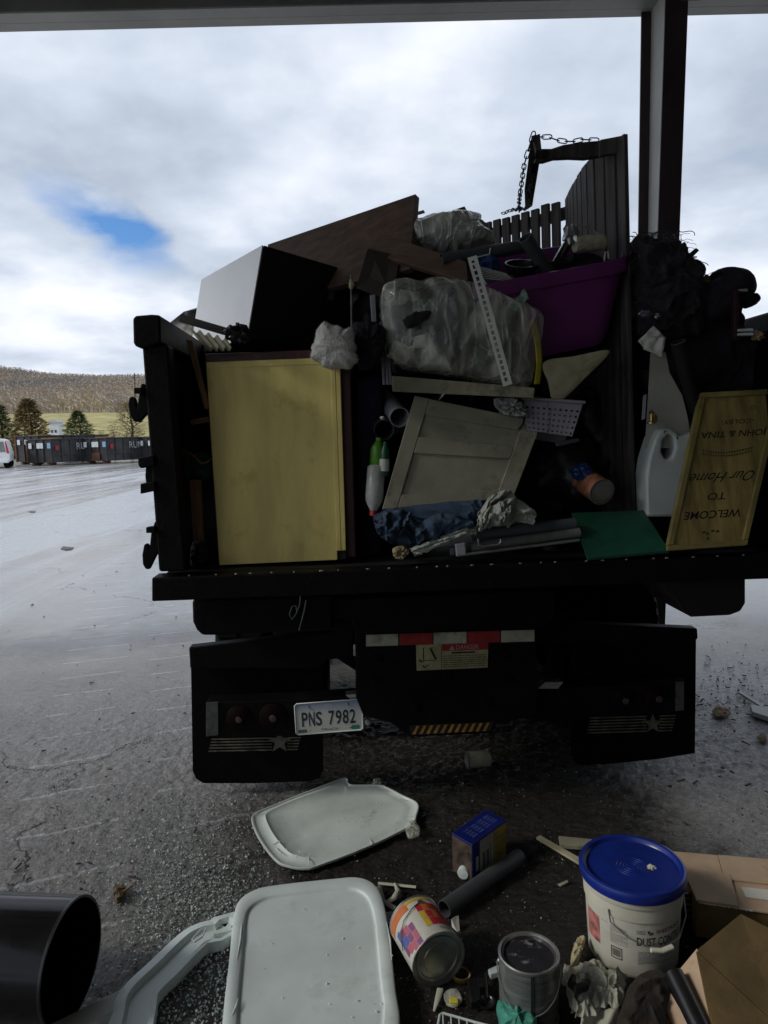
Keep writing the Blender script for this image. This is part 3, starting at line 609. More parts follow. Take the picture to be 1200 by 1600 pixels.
# under the bed
tq([(480, 938), (865, 922), (865, 965), (850, 978), (555, 990), (548, 965), (480, 968)], 2.93, 0.12, 'hinge_beam', steel, bevel=0.006)
sk = [(300, 938), (520, 930), (520, 985), (345, 993), (316, 993), (307, 985), (301, 972)]
tq(sk, 2.90, 0.35, 'side_skirt', steel, bevel=0.01)
tq([(1030, 905), (1166, 900), (1166, 943), (1158, 956), (1142, 962), (1082, 965), (1066, 956), (1052, 936), (1040, 926)], 2.86, 0.30, 'side_skirt', rust, bevel=0.012)
for px in (560, 800):
    a = T(px, 960, 3.2); MB().hexa(V((a.x, a.y, 0.78)), RT*0.09, FW*6.5, UP*0.24).build('chassis_rail', steel, truck)
cx0 = tb.x
def wheel(cxw, d, r=0.50, w=0.27):
    c = V((cxw-YAW*(d-3), d+YAW*cxw, r)); m = MB()
    m.lathe([(r*0.56, -w/2), (r*0.93, -w/2), (r, -w*0.40), (r, w*0.40), (r*0.93, w/2), (r*0.56, w/2)], c, RT, 40)
    for k in range(44):
        q = 2*math.pi*k/44; dr = FW*math.cos(q)+UP*math.sin(q); tg = UP*math.cos(q)-FW*math.sin(q)
        for s in (-1, 1): m.hexa(c+dr*(r-0.004)+RT*(s*w*0.05 if s > 0 else -w*0.42)-tg*0.02, RT*(w*0.36), tg*0.035, dr*0.016)
    wh = m.build('wheel', rubber, truck, smooth=40)
    MB().lathe([(0.05, 0.06), (r*0.2, 0.05), (r*0.35, -0.04), (r*0.52, 0.03), (r*0.57, 0.12), (r*0.57, -0.12), (r*0.5, -0.10)], c, RT, 28).build('rim', rust, wh, smooth=40)
for d in (4.15, 5.45):
    for cxw in (-0.74, -0.44, 1.08, 1.38): wheel(cxw, d)
    a = V((-0.7-YAW*(d-3), d, 0.5)); MB().tube([a, a+RT*2.0], 0.09, 12).build('axle', steel, truck, smooth=40)
for cxw in (-0.55, 1.25): wheel(cxw, 9.3)
# cab and bonnet far ahead of the load
cb = V((-0.62, 7.75, 0.75)); cabm = M('cab_paint', (0.05, 0.012, 0.012), 0.35, 0, 0.2, 2)
MB().prism([cb+FW*x+UP*z for x, z in ((0, 0), (1.5, 0), (1.5, 1.0), (1.25, 1.75), (0.1, 1.8), (0, 1.6))], RT*1.95).build('cab', cabm, truck, bevel=0.05)
MB().prism([cb+FW*x+UP*z+RT*0.15 for x, z in ((1.505, 0), (2.7, 0), (2.7, 0.7), (1.505, 0.95))], RT*1.65).build('bonnet', cabm, truck, bevel=0.06)
MB().hexa(cb+RT*0.3-FW*0.02+UP*1.0, RT*1.35, FW*0.015, UP*0.5).build('rear_window', M('cab_glass', (0.02, 0.022, 0.025), 0.08, 0, 0.1, 2), truck)
# mud flap hangers
tq([(295, 1012), (420, 998), (540, 985), (552, 984), (552, 1026), (510, 1032), (500, 1045), (297, 1045)], 3.13, 0.06, 'flap_hanger', steel, bevel=0.006)
tq([(838, 972), (1090, 982), (1091, 997), (1086, 1003), (838, 1006)], 3.13, 0.06, 'flap_hanger', steel, bevel=0.006)
fl = tq([(298, 1030), (505, 1030), (505, 1204), (499, 1216), (486, 1221), (400, 1224), (318, 1224), (306, 1217), (301, 1205)], 3.205, 0.012, 'mud_flap', rubber, bevel=0.002)
fr = tq([(893, 1000), (1088, 1000), (1086, 1177), (1030, 1186), (960, 1193), (906, 1196), (896, 1190), (892, 1178)], 3.205, 0.012, 'mud_flap', rubber, bevel=0.002)
stripem = M('flap_print', (0.13, 0.12, 0.085), 0.6, 0, 0.4, 25, dirt=(0.015, 0.014, 0.012), damt=0.42, dscale=12)
def flapart(par, x0, x1, y0, n, sx, sy, sr, slope):
    for i in range(n):
        y = y0+i*4.6; o = -i*1.0; hgt = 2.0
        gp = (sx-sr*0.62, sx+sr*0.62)
        m = MB()
        for a, b_ in ((x0+o, gp[0]), (gp[1], x1-i*1.2)):
            m.prism([T(a, y-(a-x0)*slope, 3.2045), T(b_, y-(b_-x0)*slope, 3.2045), T(b_, y+hgt-(b_-x0)*slope, 3.2045), T(a, y+hgt-(a-x0)*slope, 3.2045)], FW*-0.0008)
        m.build('stripe', stripem, par)
    star = [T(sx+(sr if k % 2 == 0 else sr*0.42)*math.sin(k*math.pi/5), sy-(sr if k % 2 == 0 else sr*0.42)*math.cos(k*math.pi/5), 3.2045) for k in range(10)]
    MB().prism(star, FW*-0.001).build('star', stripem, par)
flapart(fl, 331, 471, 1149.5, 6, 437, 1159, 19, 0.02)
flapart(fr, 922, 1056, 1121, 6, 1020, 1131, 16, 0.03)
# light boxes
def lightbox(pts, lamps, d=3.07):
    b_ = tq(pts, d, 0.10, 'light_box', steel, bevel=0.004)
    for (x, y, r) in lamps:
        c = T(x, y, d); R = r/F*3.1
        h = MB().lathe([(R*1.0, 0.004), (R*1.0, -0.006), (R*0.86, -0.010), (R*0.5, -0.017), (0.0, -0.020)], c, FW, 28).build('tail_light', redl, b_, smooth=50)
        MB().lathe([(R*0.25, 0.0), (R*0.23, -0.006), (0.0, -0.008)], c-FW*0.0185, FW, 16).build('reflector', M('lamp_glint', (0.06, 0.04, 0.038), 0.4, 0, 0.2, 40), b_, smooth=50)  # paler disc put in for the reflection spot on each lamp
    return b_
lightbox([(322, 1098), (458, 1093), (566, 1086), (566, 1145), (458, 1150), (322, 1153)], ((374, 1122, 21), (427, 1120, 23)))
lightbox([(835, 1078), (1070, 1063), (1070, 1112), (835, 1128)], ((975, 1093, 21), (1027, 1090, 22)))
tq([(322, 1098), (341, 1097), (341, 1149), (322, 1151)], 3.062, 0.006, 'end_bracket', M('scuffed_steel', (0.07, 0.07, 0.07), 0.5, 0, 0.3, 30), bevel=0.002)
tq([(1056, 1066), (1069, 1065), (1069, 1110), (1056, 1111)], 3.062, 0.006, 'end_bracket', MATS['scuffed_steel'], bevel=0.002)
tq([(540, 1086), (562, 1084), (574, 1093), (552, 1096)], 3.06, 0.05, 'bracket', galv); tq([(840, 1076), (852, 1066), (880, 1066), (872, 1076)], 3.06, 0.05, 'bracket', galv)
# rear hinge panel with its decals
tq([(555, 986), (835, 974), (840, 1080), (838, 1120), (780, 1128), (768, 1146), (640, 1152), (610, 1130), (568, 1120), (556, 1090)], 3.0, 0.10, 'rear_panel', steel, bevel=0.006)
tape_w = M('reflective_white', (0.36, 0.35, 0.26), 0.4, 0, 0.25, 14, dirt=(0.05, 0.045, 0.035), damt=0.35, dscale=18); tape_r = M('reflective_red', (0.26, 0.018, 0.020), 0.4, 0, 0.2, 14, dirt=(0.05, 0.01, 0.01), damt=0.3, dscale=18)
for i, (x0, x1) in enumerate(((572, 622), (624, 676), (677.5, 729), (730.5, 781), (783, 835))):
    sl = lambda x: 990-(x-572)*0.030
    tq([(x0, sl(x0)+2), (x1, sl(x1)+2), (x1, sl(x1)+20), (x0, sl(x0)+20)], 2.9965, 0.0015, 'reflective_tape', tape_r if i % 2 else tape_w)
dq = [T(650, 1008, 2.9955), T(763, 1004, 2.9955), T(762, 1043, 2.9955), T(651, 1048, 2.9955)]
fd = lambda u, v: tri_up(dq, u, v)
decal = MB().prism(dq, FW*0.002).build('danger_decal', M('decal_cream', (0.30, 0.27, 0.14), 0.55, 0, 0.2, 14, dirt=(0.08, 0.07, 0.04), damt=0.3, dscale=16), truck)
fd2 = lambda u, v: tri_up(dq, u, v)-FW*0.0012; fd3 = lambda u, v: tri_up(dq, u, v)-FW*0.0020
m = MB(); quad_on(m, fd2, 0.36, 0.0, 1.0, 0.27); m.build('decal_header', tape_r, decal)
pinkm = M('faded_print', (0.40, 0.20, 0.18), 0.6, 0, 0.1, 10)
m = MB(); text_on(m, 'DANGER', fd3, 0.55, 0.05, 0.87, 0.23, bold=0.02); m.add([fd3(0.455, 0.24), fd3(0.535, 0.24), fd3(0.495, 0.04)], [(0, 1, 2)]); m.build('lettering', pinkm, decal)
m = MB(); quad_on(m, fd2, 0.345, 0.0, 0.352, 1.0); quad_on(m, fd3, 0.49, 0.32, 0.82, 0.38)
for k in range(6):
    a = 0.37
    while a < 0.96:
        b_ = min(0.97, a+random.uniform(0.03, 0.09)); quad_on(m, fd2, a, 0.46+k*0.085, b_, 0.485+k*0.085); a = b_+0.012
    if k == 2: pass
def strk(m, a, b_, w):                                      # pictogram line
    a, b_ = V(a), V(b_); d = b_-a; n = V((-d.y, d.x)).normalized()*w
    m.add([fd2(*(a+n)), fd2(*(b_+n)), fd2(*(b_-n)), fd2(*(a-n))], [(0, 1, 2, 3)])
for a, b_, w in (((0.10, 0.12), (0.10, 0.62), 0.006), ((0.07, 0.12), (0.13, 0.12), 0.006), ((0.03, 0.65), (0.20, 0.60), 0.012), ((0.20, 0.15), (0.27, 0.58), 0.016), ((0.17, 0.16), (0.24, 0.10), 0.006), ((0.2, 0.62), (0.28, 0.62), 0.012), ((0.09, 0.80), (0.11, 0.90), 0.010), ((0.11, 0.90), (0.17, 0.78), 0.010), ((0.04, 0.55), (0.08, 0.68), 0.012)): strk(m, a, b_, w)
m.build('print', ink, decal)
hs = tq([(640, 1134), (772, 1128), (766, 1142), (642, 1149)], 2.994, 0.004, 'hazard_strip', blackmat)
for k in range(11):
    x = 646+k*11; m = MB(); sl = lambda x: 1134-(x-640)*0.045
    m.prism([T(x+5, sl(x+5)+1, 2.9935), T(x+9, sl(x+9)+1, 2.9935), T(x+3, sl(x)+13.5, 2.9935), T(x-2, sl(x)+13.5, 2.9935)], FW*-0.0008); m.build('stripe', hazy, hs)
for x, y in ((590, 1030), (588, 1065), (790, 1025), (792, 1062), (698, 1053), (650, 1105), (760, 1098)):
    c = T(x, y, 2.9975); MB().lathe([(0.022, 0), (0.020, -0.010), (0.009, -0.012), (0.008, -0.004), (0, -0.004)], c, FW, 18).build('bolt', steel, truck, smooth=40)
for x, y in ((575, 1128), (548, 963)): MB().lathe([(0.014, 0.0), (0.012, -0.012), (0, -0.014)], T(x, y, 3.04), FW, 14).build('bolt', galv, truck, smooth=40)
tq([(500, 955), (548, 950), (560, 985), (520, 990)], 3.02, 0.04, 'bracket', steel); tq([(838, 960), (868, 948), (888, 966), (850, 975)], 3.02, 0.04, 'bracket', steel)
for pts in (((470, 925), (468, 945), (462, 960), (456, 968), (452, 960), (456, 948), (462, 946), (464, 956)), ((478, 938), (475, 955), (467, 985))):
    MB().tube([T(x, y, 2.88) for x, y in pts], 0.0022, 6).build('loose_wire', galv, truck)
MB().tube([T(500, 1000, 3.3), T(560, 1040, 3.6), T(640, 1050, 3.8)], 0.03, 10).build('air_hose', blackmat, truck)
MB().tube([T(690, 1000, 3.4), T(690, 960, 4.6)], 0.08, 14).build('hydraulic_ram', rust, truck, smooth=40)
# licence plate
pq = [T(460, 1100, 3.052), T(566, 1092, 3.052), T(567, 1140, 3.052), T(463, 1148, 3.052)]
pm = bpy.data.materials.new('plate_face'); pm.use_nodes = True
_nt = pm.node_tree; _tc = N(_nt, 'ShaderNodeTexCoord'); _sp = N(_nt, 'ShaderNodeSeparateXYZ'); L(_nt, _tc.outputs['Generated'], _sp.inputs[0])
L(_nt, ramp(_nt, _sp.outputs[2], [(0.62, (0.52, 0.53, 0.47)), (0.95, (0.20, 0.26, 0.42))]), _nt.nodes['Principled BSDF'].inputs['Base Color']); _nt.nodes['Principled BSDF'].inputs['Roughness'].default_value = 0.4
fp = lambda u, v: tri_up(pq, u, v)-FW*0.0012
plate = MB().prism([tri_up(pq, u, v) for u, v in ((0.03, 0), (0.97, 0), (1, 0.06), (1, 0.94), (0.97, 1), (0.03, 1), (0, 0.94), (0, 0.06))], FW*0.003).build('licence_plate', pm, truck)
navyink = M('plate_navy', (0.018, 0.025, 0.055), 0.5, 0, 0.1, 10)
for i, ch in enumerate('PNS 7982'):
    if ch == ' ': continue
    m = MB(); x0 = 0.095+i*0.1045-(0.02 if i > 3 else 0); text_on(m, ch, fp, x0, 0.30, x0+0.088, 0.76, bold=0.015); m.build('character', navyink, plate)
m = MB(); text_on(m, 'TRUCK', fp, 0.37, 0.86, 0.64, 0.93); quad_on(m, fp, 0.80, 0.89, 0.83, 0.91); quad_on(m, fp, 0.21, 0.89, 0.225, 0.91); m.build('lettering', navyink, plate)
m = MB(); quad_on(m, fp, 0.83, 0.83, 0.95, 0.96); m.build('sticker', M('plate_sticker', (0.02, 0.20, 0.12), 0.5, 0, 0.2, 30), plate)
m = MB(); quad_on(m, fp, 0.035, 0.85, 0.16, 0.95); m.build('county_sticker', M('plate_sticker_grey', (0.10, 0.10, 0.10), 0.5, 0, 0.5, 400), plate)
m = MB(); text_on(m, 'OHIO', fp, 0.44, 0.08, 0.55, 0.20); m.build('lettering', M('plate_pale', (0.6, 0.62, 0.66), 0.5, 0, 0.1, 9), plate)
for u, v in ((0.2, 0.12), (0.78, 0.12)): MB().lathe([(0.006, 0), (0.005, -0.003), (0, -0.004)], fp(u, v), FW, 10).build('screw', galv, plate)
m = MB()
for k in range(2):
    pass
fr_ = [(0.0, 0.0), (1.0, 0.0), (1.0, 1.0), (0.0, 1.0)]
m.tube([tri_up(pq, *q)-FW*0.001 for q in ((0.03, 0), (0.97, 0), (1, 0.06), (1, 0.94), (0.97, 1), (0.03, 1), (0, 0.94), (0, 0.06))], 0.0028, 6, closed=True); m.build('rim', M('plate_rim', (0.62, 0.63, 0.60), 0.4, 0, 0.1, 9), plate, smooth=60)

# ================================================================== THE LOAD
def quadpx(pts, Ys):
    return [P(x, y, yy) for (x, y), yy in zip(pts, Ys if isinstance(Ys, (list, tuple)) else [Ys]*4)]
def sub(q, u0, v0, u1, v1, off=0.0):
    n = qnorm(q); return [tri_up(q, u, v)+n*off for u, v in ((u0, v0), (u1, v0), (u1, v1), (u0, v1))]
# --- cabinet with a cream back panel
q = quadpx([(322, 566), (531, 558), (541, 874), (343, 883)], [2.93, 2.93, 2.90, 2.90]); n = qnorm(q)
root = thing('wooden_cabinet', 'dark red cabinet on end with a big cream yellow back panel', 'cabinet', V((sum((p.x for p in q))/4, 3.1, ZF)))
MB().prism(sub(q, -0.02, -0.045, 1.075, 0.995, -0.022), -n*0.45).build('carcass', mahog, root, bevel=0.004)
MB().prism([tri_up(q, u, v) for u, v in ((0, 0), (1, 0), (1, 0.955), (0.93, 0.955), (0.93, 1), (0, 1))], -n*0.018).build('back_panel', cream, root, bevel=0.001)
MB().prism(sub(q, 0.003, 0.004, 0.997, 0.030, 0.0035), -n*0.003).build('edge_strip', cream, root, bevel=0.001)
MB().prism(sub(q, 0.93, 0.034, 0.962, 0.95, 0.0035), -n*0.003).build('edge_strip', cream, root, bevel=0.001)
MB().prism(sub(q, 0.967, 0.034, 0.999, 0.95, 0.0028), -n*0.0025).build('edge_strip', cream, root, bevel=0.001)
MB().prism(sub(q, 0.94, 0.957, 1.0, 1.0, -0.006), -n*0.012).build('broken_corner', blackmat, root)
# --- appliance with a white side
A = P(413, 383, 3.12); B = P(317, 437, 3.66); Cc = P(553, 425, 3.52); D = P(389, 528, 3.12)
root = thing('appliance_cabinet', 'black box with a glossy white side lying on the cream-backed cabinet', 'appliance', V((A.x, A.y, D.z)))
uu, vv, ww = B-A, Cc-A, D-A
e = 0.012
applw = M('white_enamel', (0.80, 0.82, 0.84), 0.3, 0, 0.04, 3, 0.02, 30, dirt=(0.22, 0.22, 0.20), damt=0.02, dscale=24)
MB().hexa(A, uu, vv, ww).build('body', blackmat, root, bevel=0.004)
nn = uu.cross(ww).normalized(); nn = nn if nn.x < 0 else -nn
MB().hexa(A+uu*0.003+ww*0.003+nn*0.003, uu*0.994, ww*0.994, nn*0.006).build('white_side', applw, root, bevel=0.002)
n2_ = vv.cross(ww).normalized(); n2_ = n2_ if n2_.y < 0 else -n2_
MB().hexa(A+vv*0.74+ww*0.30+n2_*0.003, vv*0.07, ww*0.10, n2_*0.002).build('sticker', M('grey_sticker', (0.10, 0.10, 0.12), 0.5, 0, 0.2, 20), root)
# --- pieces lying on the left wall
MB().slab(quadpx([(281, 492), (366, 517), (370, 530), (279, 503)], [2.98, 2.90, 2.90, 2.98]), (0, 0.012, 0.006)).build('drawer_runner', blackmat, None, 'black metal drawer runner lying across the left side rail', 'drawer runner', bevel=0.002)
m = MB(); qq = quadpx([(296, 514), (352, 530), (362, 545), (322, 546)], [2.96, 2.90, 2.88, 2.90])
m.grid(lambda u, v: tri_up(qq, u, v)+V((0, 0, 0.008*math.sin(u*26))), 40, 8); o = m.build('corrugated_sheet', greywd, None, 'crumpled grey green corrugated scrap under the drawer runner', 'sheet', smooth=60)
o.modifiers.new('s', 'SOLIDIFY').thickness = 0.004
lump(MB(), P(372, 522, 2.9), (0.045, 0.05, 0.03), 0.5, 5, 24, 3, 0.02, 30).build('scrap_tangle', blackpl, None, 'small black tangled scrap at the end of the drawer runner', 'scrap', smooth=60)
for i, (pts, yy, th, lab) in enumerate((
        ([(290, 530), (300, 532), (328, 638), (320, 640)], 2.93, 0.02, 'thin brown lath leaning inside the left truck wall'),
        ([(297, 656), (328, 650), (328, 659), (298, 664)], 2.95, 0.03, 'short pale lath end left of the cream panel'),
        ([(296, 750), (312, 750), (319, 880), (304, 882)], 2.88, 0.03, 'worn upright lumber strip left of the cream panel'))):
    MB().slab(quadpx(pts, yy), (0, th, 0)).build('wood_lath', lumber, None, lab, 'lath', 'wood strips left of the cabinet', bevel=0.002)
m = MB(); m.tube([P(x, y, 2.92) for x, y in ((295, 706), (305, 714), (315, 724), (324, 722), (331, 716))], [0.006, 0.012, 0.014, 0.010, 0.005], 8, flat=(1, 0.4)); m.build('bark_strip', lumber, None, 'curled brown strip of bark above the teal rag', 'bark', smooth=50)
inflate(MB(), [P(x, y, 2.96) for x, y in ((284, 700), (296, 712), (322, 706), (332, 730), (325, 750), (304, 742), (290, 750))], 0.05, 0.05, 10, 60, 18, 0.02, 2.0).build('teal_rag', M('deep_teal_cloth', (0.012, 0.06, 0.055), 0.9, 0, 0.3, 12, 0.3, 70), None, 'dark teal rag stuffed between truck wall and cabinet', 'rag', smooth=60)
inflate(MB(), [P(x, y, 2.86) for x, y in ((300, 850), (316, 846), (322, 880), (300, 884))], 0.03, 0.03, 8, 40, 30, 0.02, 5.0).build('scrap_lump', blackmat, None, 'small dark lump of rubbish at the foot of the lumber strip', 'scrap', smooth=60)
# --- boards piled behind
bd = MB().slab([P(418, 382, 3.85), P(649, 303, 3.42), P(640, 420, 3.20), P(430, 470, 3.55)], (0.02, 0.02, -0.012)).build('veneer_board', brownwd, None, 'large brown board tilted up highest behind the black appliance', 'board', 'brown boards on the pile', bevel=0.002)
MB().slab([P(600, 366, 3.30), P(729, 409, 3.12), P(731, 441, 3.05), P(572, 392, 3.30)], (0.0, 0.02, -0.012)).build('veneer_board', brownwd, None, 'brown board end jutting out just above the big clear bag', 'board', 'brown boards on the pile', bevel=0.002)
MB().slab([P(574, 388, 3.25), P(625, 400, 3.25), P(612, 470, 3.12), P(556, 450, 3.2)], (0.01, 0.015, 0)).build('veneer_board', M('dark_walnut', (0.035, 0.022, 0.017), 0.5, 0, 0.3, 5, 0.1, 60), None, 'dark walnut board standing left of the big clear bag', 'board', 'brown boards on the pile', bevel=0.002)
MB().slab([P(600, 362, 3.42), P(726, 322, 3.75), P(734, 337, 3.72), P(640, 380, 3.40)], (0, 0.02, -0.015)).build('veneer_board', mahog, None, 'dark board peeking over the small milky bag', 'board', 'brown boards on the pile', bevel=0.002)
MB().slab(quadpx([(634, 336), (662, 328), (664, 332), (634, 341)], 3.5), (0, 0.01, 0)).build('white_stick', whitepaint, None, 'short white stick poking out beside the tilted brown board', 'stick')
MB().slab(quadpx([(556, 590), (597, 585), (596, 868), (560, 872)], [3.02, 3.05, 3.05, 3.0]), (0.02, 0.5, 0)).build('mattress_roll', M('deep_navy_ticking', (0.010, 0.010, 0.030), 0.9, 0, 0.3, 20, 0.4, 60), None, 'narrow dark navy cushion standing right of the cabinet', 'cushion', bevel=0.02)
# --- milky bag on top
inflate(MB(), [P(x, y, 3.45) for x, y in ((628, 362), (646, 347), (690, 337), (744, 335), (752, 356), (771, 370), (770, 386), (735, 396), (700, 404), (656, 396), (630, 382))], 0.15, 0.15, 36, 220, 4, 0.020, 1.0, jag=0.012).build('plastic_bag', whitebag, None, 'small milky plastic bag on top of the pile beneath the swing', 'bag', 'clear plastic bags', smooth=70)
lump(MB(), P(700, 368, 3.45), (0.16, 0.12, 0.07), 0.3, 4, 26, 4.0).build('white_bundle', M('bundle_grey', (0.30, 0.30, 0.27), 0.9, 0, 0.2, 9), None, 'pale bundle inside the small milky bag', 'bundle', smooth=60)
# --- big clear bag
bo = [(594, 475), (598, 450), (612, 441), (632, 437), (655, 442), (672, 437), (700, 438), (745, 446), (790, 466), (826, 480), (846, 497), (843, 525), (836, 560), (828, 600), (806, 606), (770, 600), (720, 590), (660, 582), (622, 570), (606, 545), (600, 510)]
root = thing('plastic_bag', 'big wrinkled clear bag of grey rubbish behind the slotted angle', 'bag', P(715, 600, 3.05), 'clear plastic bags')
inflate(MB(), [P(x, y, 3.03) for x, y in bo], 0.14, 0.26, 50, 300, 3.0, 0.032, 0.0, power=0.42).build('film', clearbag, root, smooth=75)
for k, (x, y, r, col) in enumerate(((640, 500, 0.10, (0.05, 0.055, 0.06)), (700, 500, 0.12, (0.09, 0.10, 0.10)), (650, 545, 0.11, (0.03, 0.032, 0.04)), (705, 545, 0.12, (0.04, 0.042, 0.05)), (765, 520, 0.12, (0.12, 0.14, 0.12)), (760, 560, 0.11, (0.05, 0.055, 0.055)))):
    lump(MB(), P(x, y, 3.13), (r*1.15, r*1.1, r*0.9), 0.25, 4, 36, k*2.1, 0.02, 8).build('contents', M('bag_contents_%d' % k, col, 0.85, 0, 0.5, 10, 0.4, 30), root, smooth=50)
rgc = random.Random(6)
for k in range(16):
    x, y = rgc.uniform(620, 815), rgc.uniform(468, 575); c_ = P(x, y, 3.02+rgc.uniform(-0.03, 0.05)); ax_ = V((rgc.uniform(-1, 1), rgc.uniform(-0.5, 0.5), rgc.uniform(-1, 1))).normalized(); bx_ = ax_.cross(V((rgc.uniform(-0.4, 0.4), -1, rgc.uniform(-0.4, 0.4)))).normalized(); a_, b2 = rgc.uniform(0.05, 0.11), rgc.uniform(0.03, 0.07)
    m = MB(); m.grid(lambda u, v: c_+ax_*(a_*(u-0.5)*2*0.6)+bx_*(b2*(v-0.5)*2*0.7)+ax_.cross(bx_)*0.02*noise.noise(V((u*2.5, v*2.5, k))), 10, 8)
    col = rgc.choice(((0.45, 0.45, 0.40), (0.30, 0.31, 0.29), (0.16, 0.24, 0.18), (0.10, 0.11, 0.12), (0.50, 0.49, 0.42))); o = m.build('wrapper', M('wrapper_%s' % str(col[0]), col, 0.7, 0, 0.2, 20), root, smooth=50); o.modifiers.new('s', 'SOLIDIFY').thickness = 0.002
m = MB(); m.grid(lambda u, v: P(829+12*math.sin(v*2.2)-4*v+9*u, 502+98*v, 2.965+0.02*math.sin(v*9)+0.02*u), 4, 24); o = m.build('drawstring', yel, root, smooth=60); o.modifiers.new('s', 'SOLIDIFY').thickness = 0.003
inflate(MB(), [P(x, y, 2.86) for x, y in ((628, 500), (645, 488), (672, 487), (668, 498), (650, 508), (636, 512))], 0.006, 0.05, 8, 80, 40, 0.010, 3.0, jag=0.012).build('tear', blackmat, root, smooth=60)
# --- stuffing and dark rags left of it
inflate(MB(), [P(x, y, 2.86) for x, y in ((499, 509), (520, 506), (538, 514), (550, 514), (556, 545), (559, 562), (546, 577), (518, 578), (500, 570), (487, 558), (491, 534))], 0.07, 0.08, 30, 180, 5, 0.016, 4.0, jag=0.016).build('stuffing_wad', fluff, None, 'wad of white stuffing hanging over the cream panel corner', 'stuffing', smooth=80)
inflate(MB(), [P(x, y, 2.97) for x, y in ((548, 512), (575, 505), (600, 512), (600, 545), (580, 575), (556, 568))], 0.07, 0.08, 12, 70, 14, 0.035, 6.0).build('dark_rag', blackcloth, None, 'black rag bunched beside the white stuffing wad', 'rag', smooth=60)
MB().tube([P(548, 430, 3.05), P(549, 512, 3.0)], 0.004, 6).build('thin_rod', chrome, None, 'thin bright rod standing at the black appliance corner', 'rod')
MB().tube([P(548, 436, 3.04), P(550, 445, 3.03), P(548, 452, 3.03)], [0.004, 0.014, 0.006], 10).build('yellow_tassel', tanfoam, None, 'small yellowish tassel at the black appliance corner', 'tassel', smooth=60)
MB().slab(quadpx([(578, 461), (586, 460), (588, 502), (581, 503)], 3.02), (0, 0.008, 0)).build('grey_bracket', galv, None, 'short grey metal strip standing left of the big clear bag', 'bracket', bevel=0.001)
m = MB()
for x0, x1, r in ((598, 600, 0.007), (603, 606, 0.007), (607, 611, 0.006)): m.tube([P(x0, 560, 3.05), P(x1, 600, 2.98)], r, 8)
m.build('wire_ends', pvc, None, 'cut grey cable ends below the left of the clear bag', 'cable', kind='stuff', smooth=50)
fo = C.objects['stuffing_wad']; rgf = random.Random(2); m = MB()
for v_ in list(fo.data.vertices):
    if rgf.random() < 0.3:
        p = v_.co+fo.location; nn_ = v_.normal; d_ = (nn_+V((rgf.uniform(-1, 1), rgf.uniform(-1, 1), rgf.uniform(-1, 1)))*0.9).normalized()*rgf.uniform(0.003, 0.010); e_ = nn_.cross(d_); e_ = e_.normalized()*0.0007 if e_.length > 1e-6 else V((0.0007, 0, 0)); m.add([p-e_, p+e_, p+d_], [(0, 1, 2)])
m.build('fibres', fluff, fo, kind='stuff')
# --- slotted angle
a, b_ = P(737, 401, 2.84), P(793, 602, 2.84); ln = (b_-a); w = ln.normalized().cross(V((0, 1, 0))).normalized()*0.034
m = MB(); NH = 21
for k in range(2): m.hexa(a+w*(0.68*k-0.5), w*0.32, ln, V((0, 0.003, 0)))
for k in range(NH+1): m.hexa(a-w*0.18+ln*(k/NH*0.97), w*0.36, ln*(0.015 if k not in (0, NH) else 0.03), V((0, 0.003, 0)))
root = thing('slotted_angle', 'white slotted metal angle leaning on the big clear bag', 'metal angle', b_)
m.build('slotted_web', whitepaint, root); MB().hexa(a+w*0.5, w.normalized()*0.003, ln, V((0, 0.03, 0))).build('flange', whitepaint, root)
# --- purple tote
fr0 = [P(738, 448, 3.04), P(983, 402, 3.04), P(950, 374, 3.42), P(752, 402, 3.42)]
bt0 = [P(775, 572, 3.10), P(947, 538, 3.10), P(930, 520, 3.42), P(780, 540, 3.42)]
cen = sum(fr0, V((0, 0, 0)))/4; cb_ = sum(bt0, V((0, 0, 0)))/4
root = thing('storage_tote', 'purple plastic tote tipped forward, packed with pipes and tools', 'tote', cb_)
def ringq(qs, s, c, n=10, rad=0.16):
    out = []
    for i in range(4):
        a, b_, d = qs[i-1], qs[i], qs[(i+1) % 4]
        for k in range(n):
            t = k/(n-1); p0 = b_+(a-b_)*rad; p1 = b_+(d-b_)*rad
            out.append(c+((p0*(1-t)**2+b_*2*t*(1-t)+p1*t*t)-c)*s)
    return out
up_ = (cen-cb_).normalized(); m = MB(); rs = [ringq(bt0, 0.02, cb_), ringq(bt0, 0.94, cb_), ringq(bt0, 1.0, cb_)]
for r_ in rs: pass
mid = [[b2*(1-t)+t2*t for b2, t2 in zip(bt0, fr0)] for t in (0.10, 0.55, 0.86)]
loops = [rs[0], [p for p in rs[1]], *[ringq(q_, 1.0, sum(q_, V((0, 0, 0)))/4) for q_ in mid], ringq(fr0, 0.985, cen), [p-up_*0.055 for p in ringq(fr0, 1.03, cen)], [p-up_*0.012 for p in ringq(fr0, 1.035, cen)], ringq(fr0, 1.02, cen), [p for p in ringq(fr0, 0.965, cen)], [p-up_*0.03 for p in ringq(fr0, 0.955, cen)], [p+up_*0.012 for p in ringq(bt0, 0.95, cb_)], [p+up_*0.012 for p in ringq(bt0, 0.02, cb_)]]
nL = len(loops[0])
for lp in loops: m.v += [V(p) for p in lp]
for j in range(len(loops)-1):
    for k in range(nL): m.f.append((j*nL+k, j*nL+(k+1) % nL, (j+1)*nL+(k+1) % nL, (j+1)*nL+k))
m.build('tub', purple, root, smooth=35)
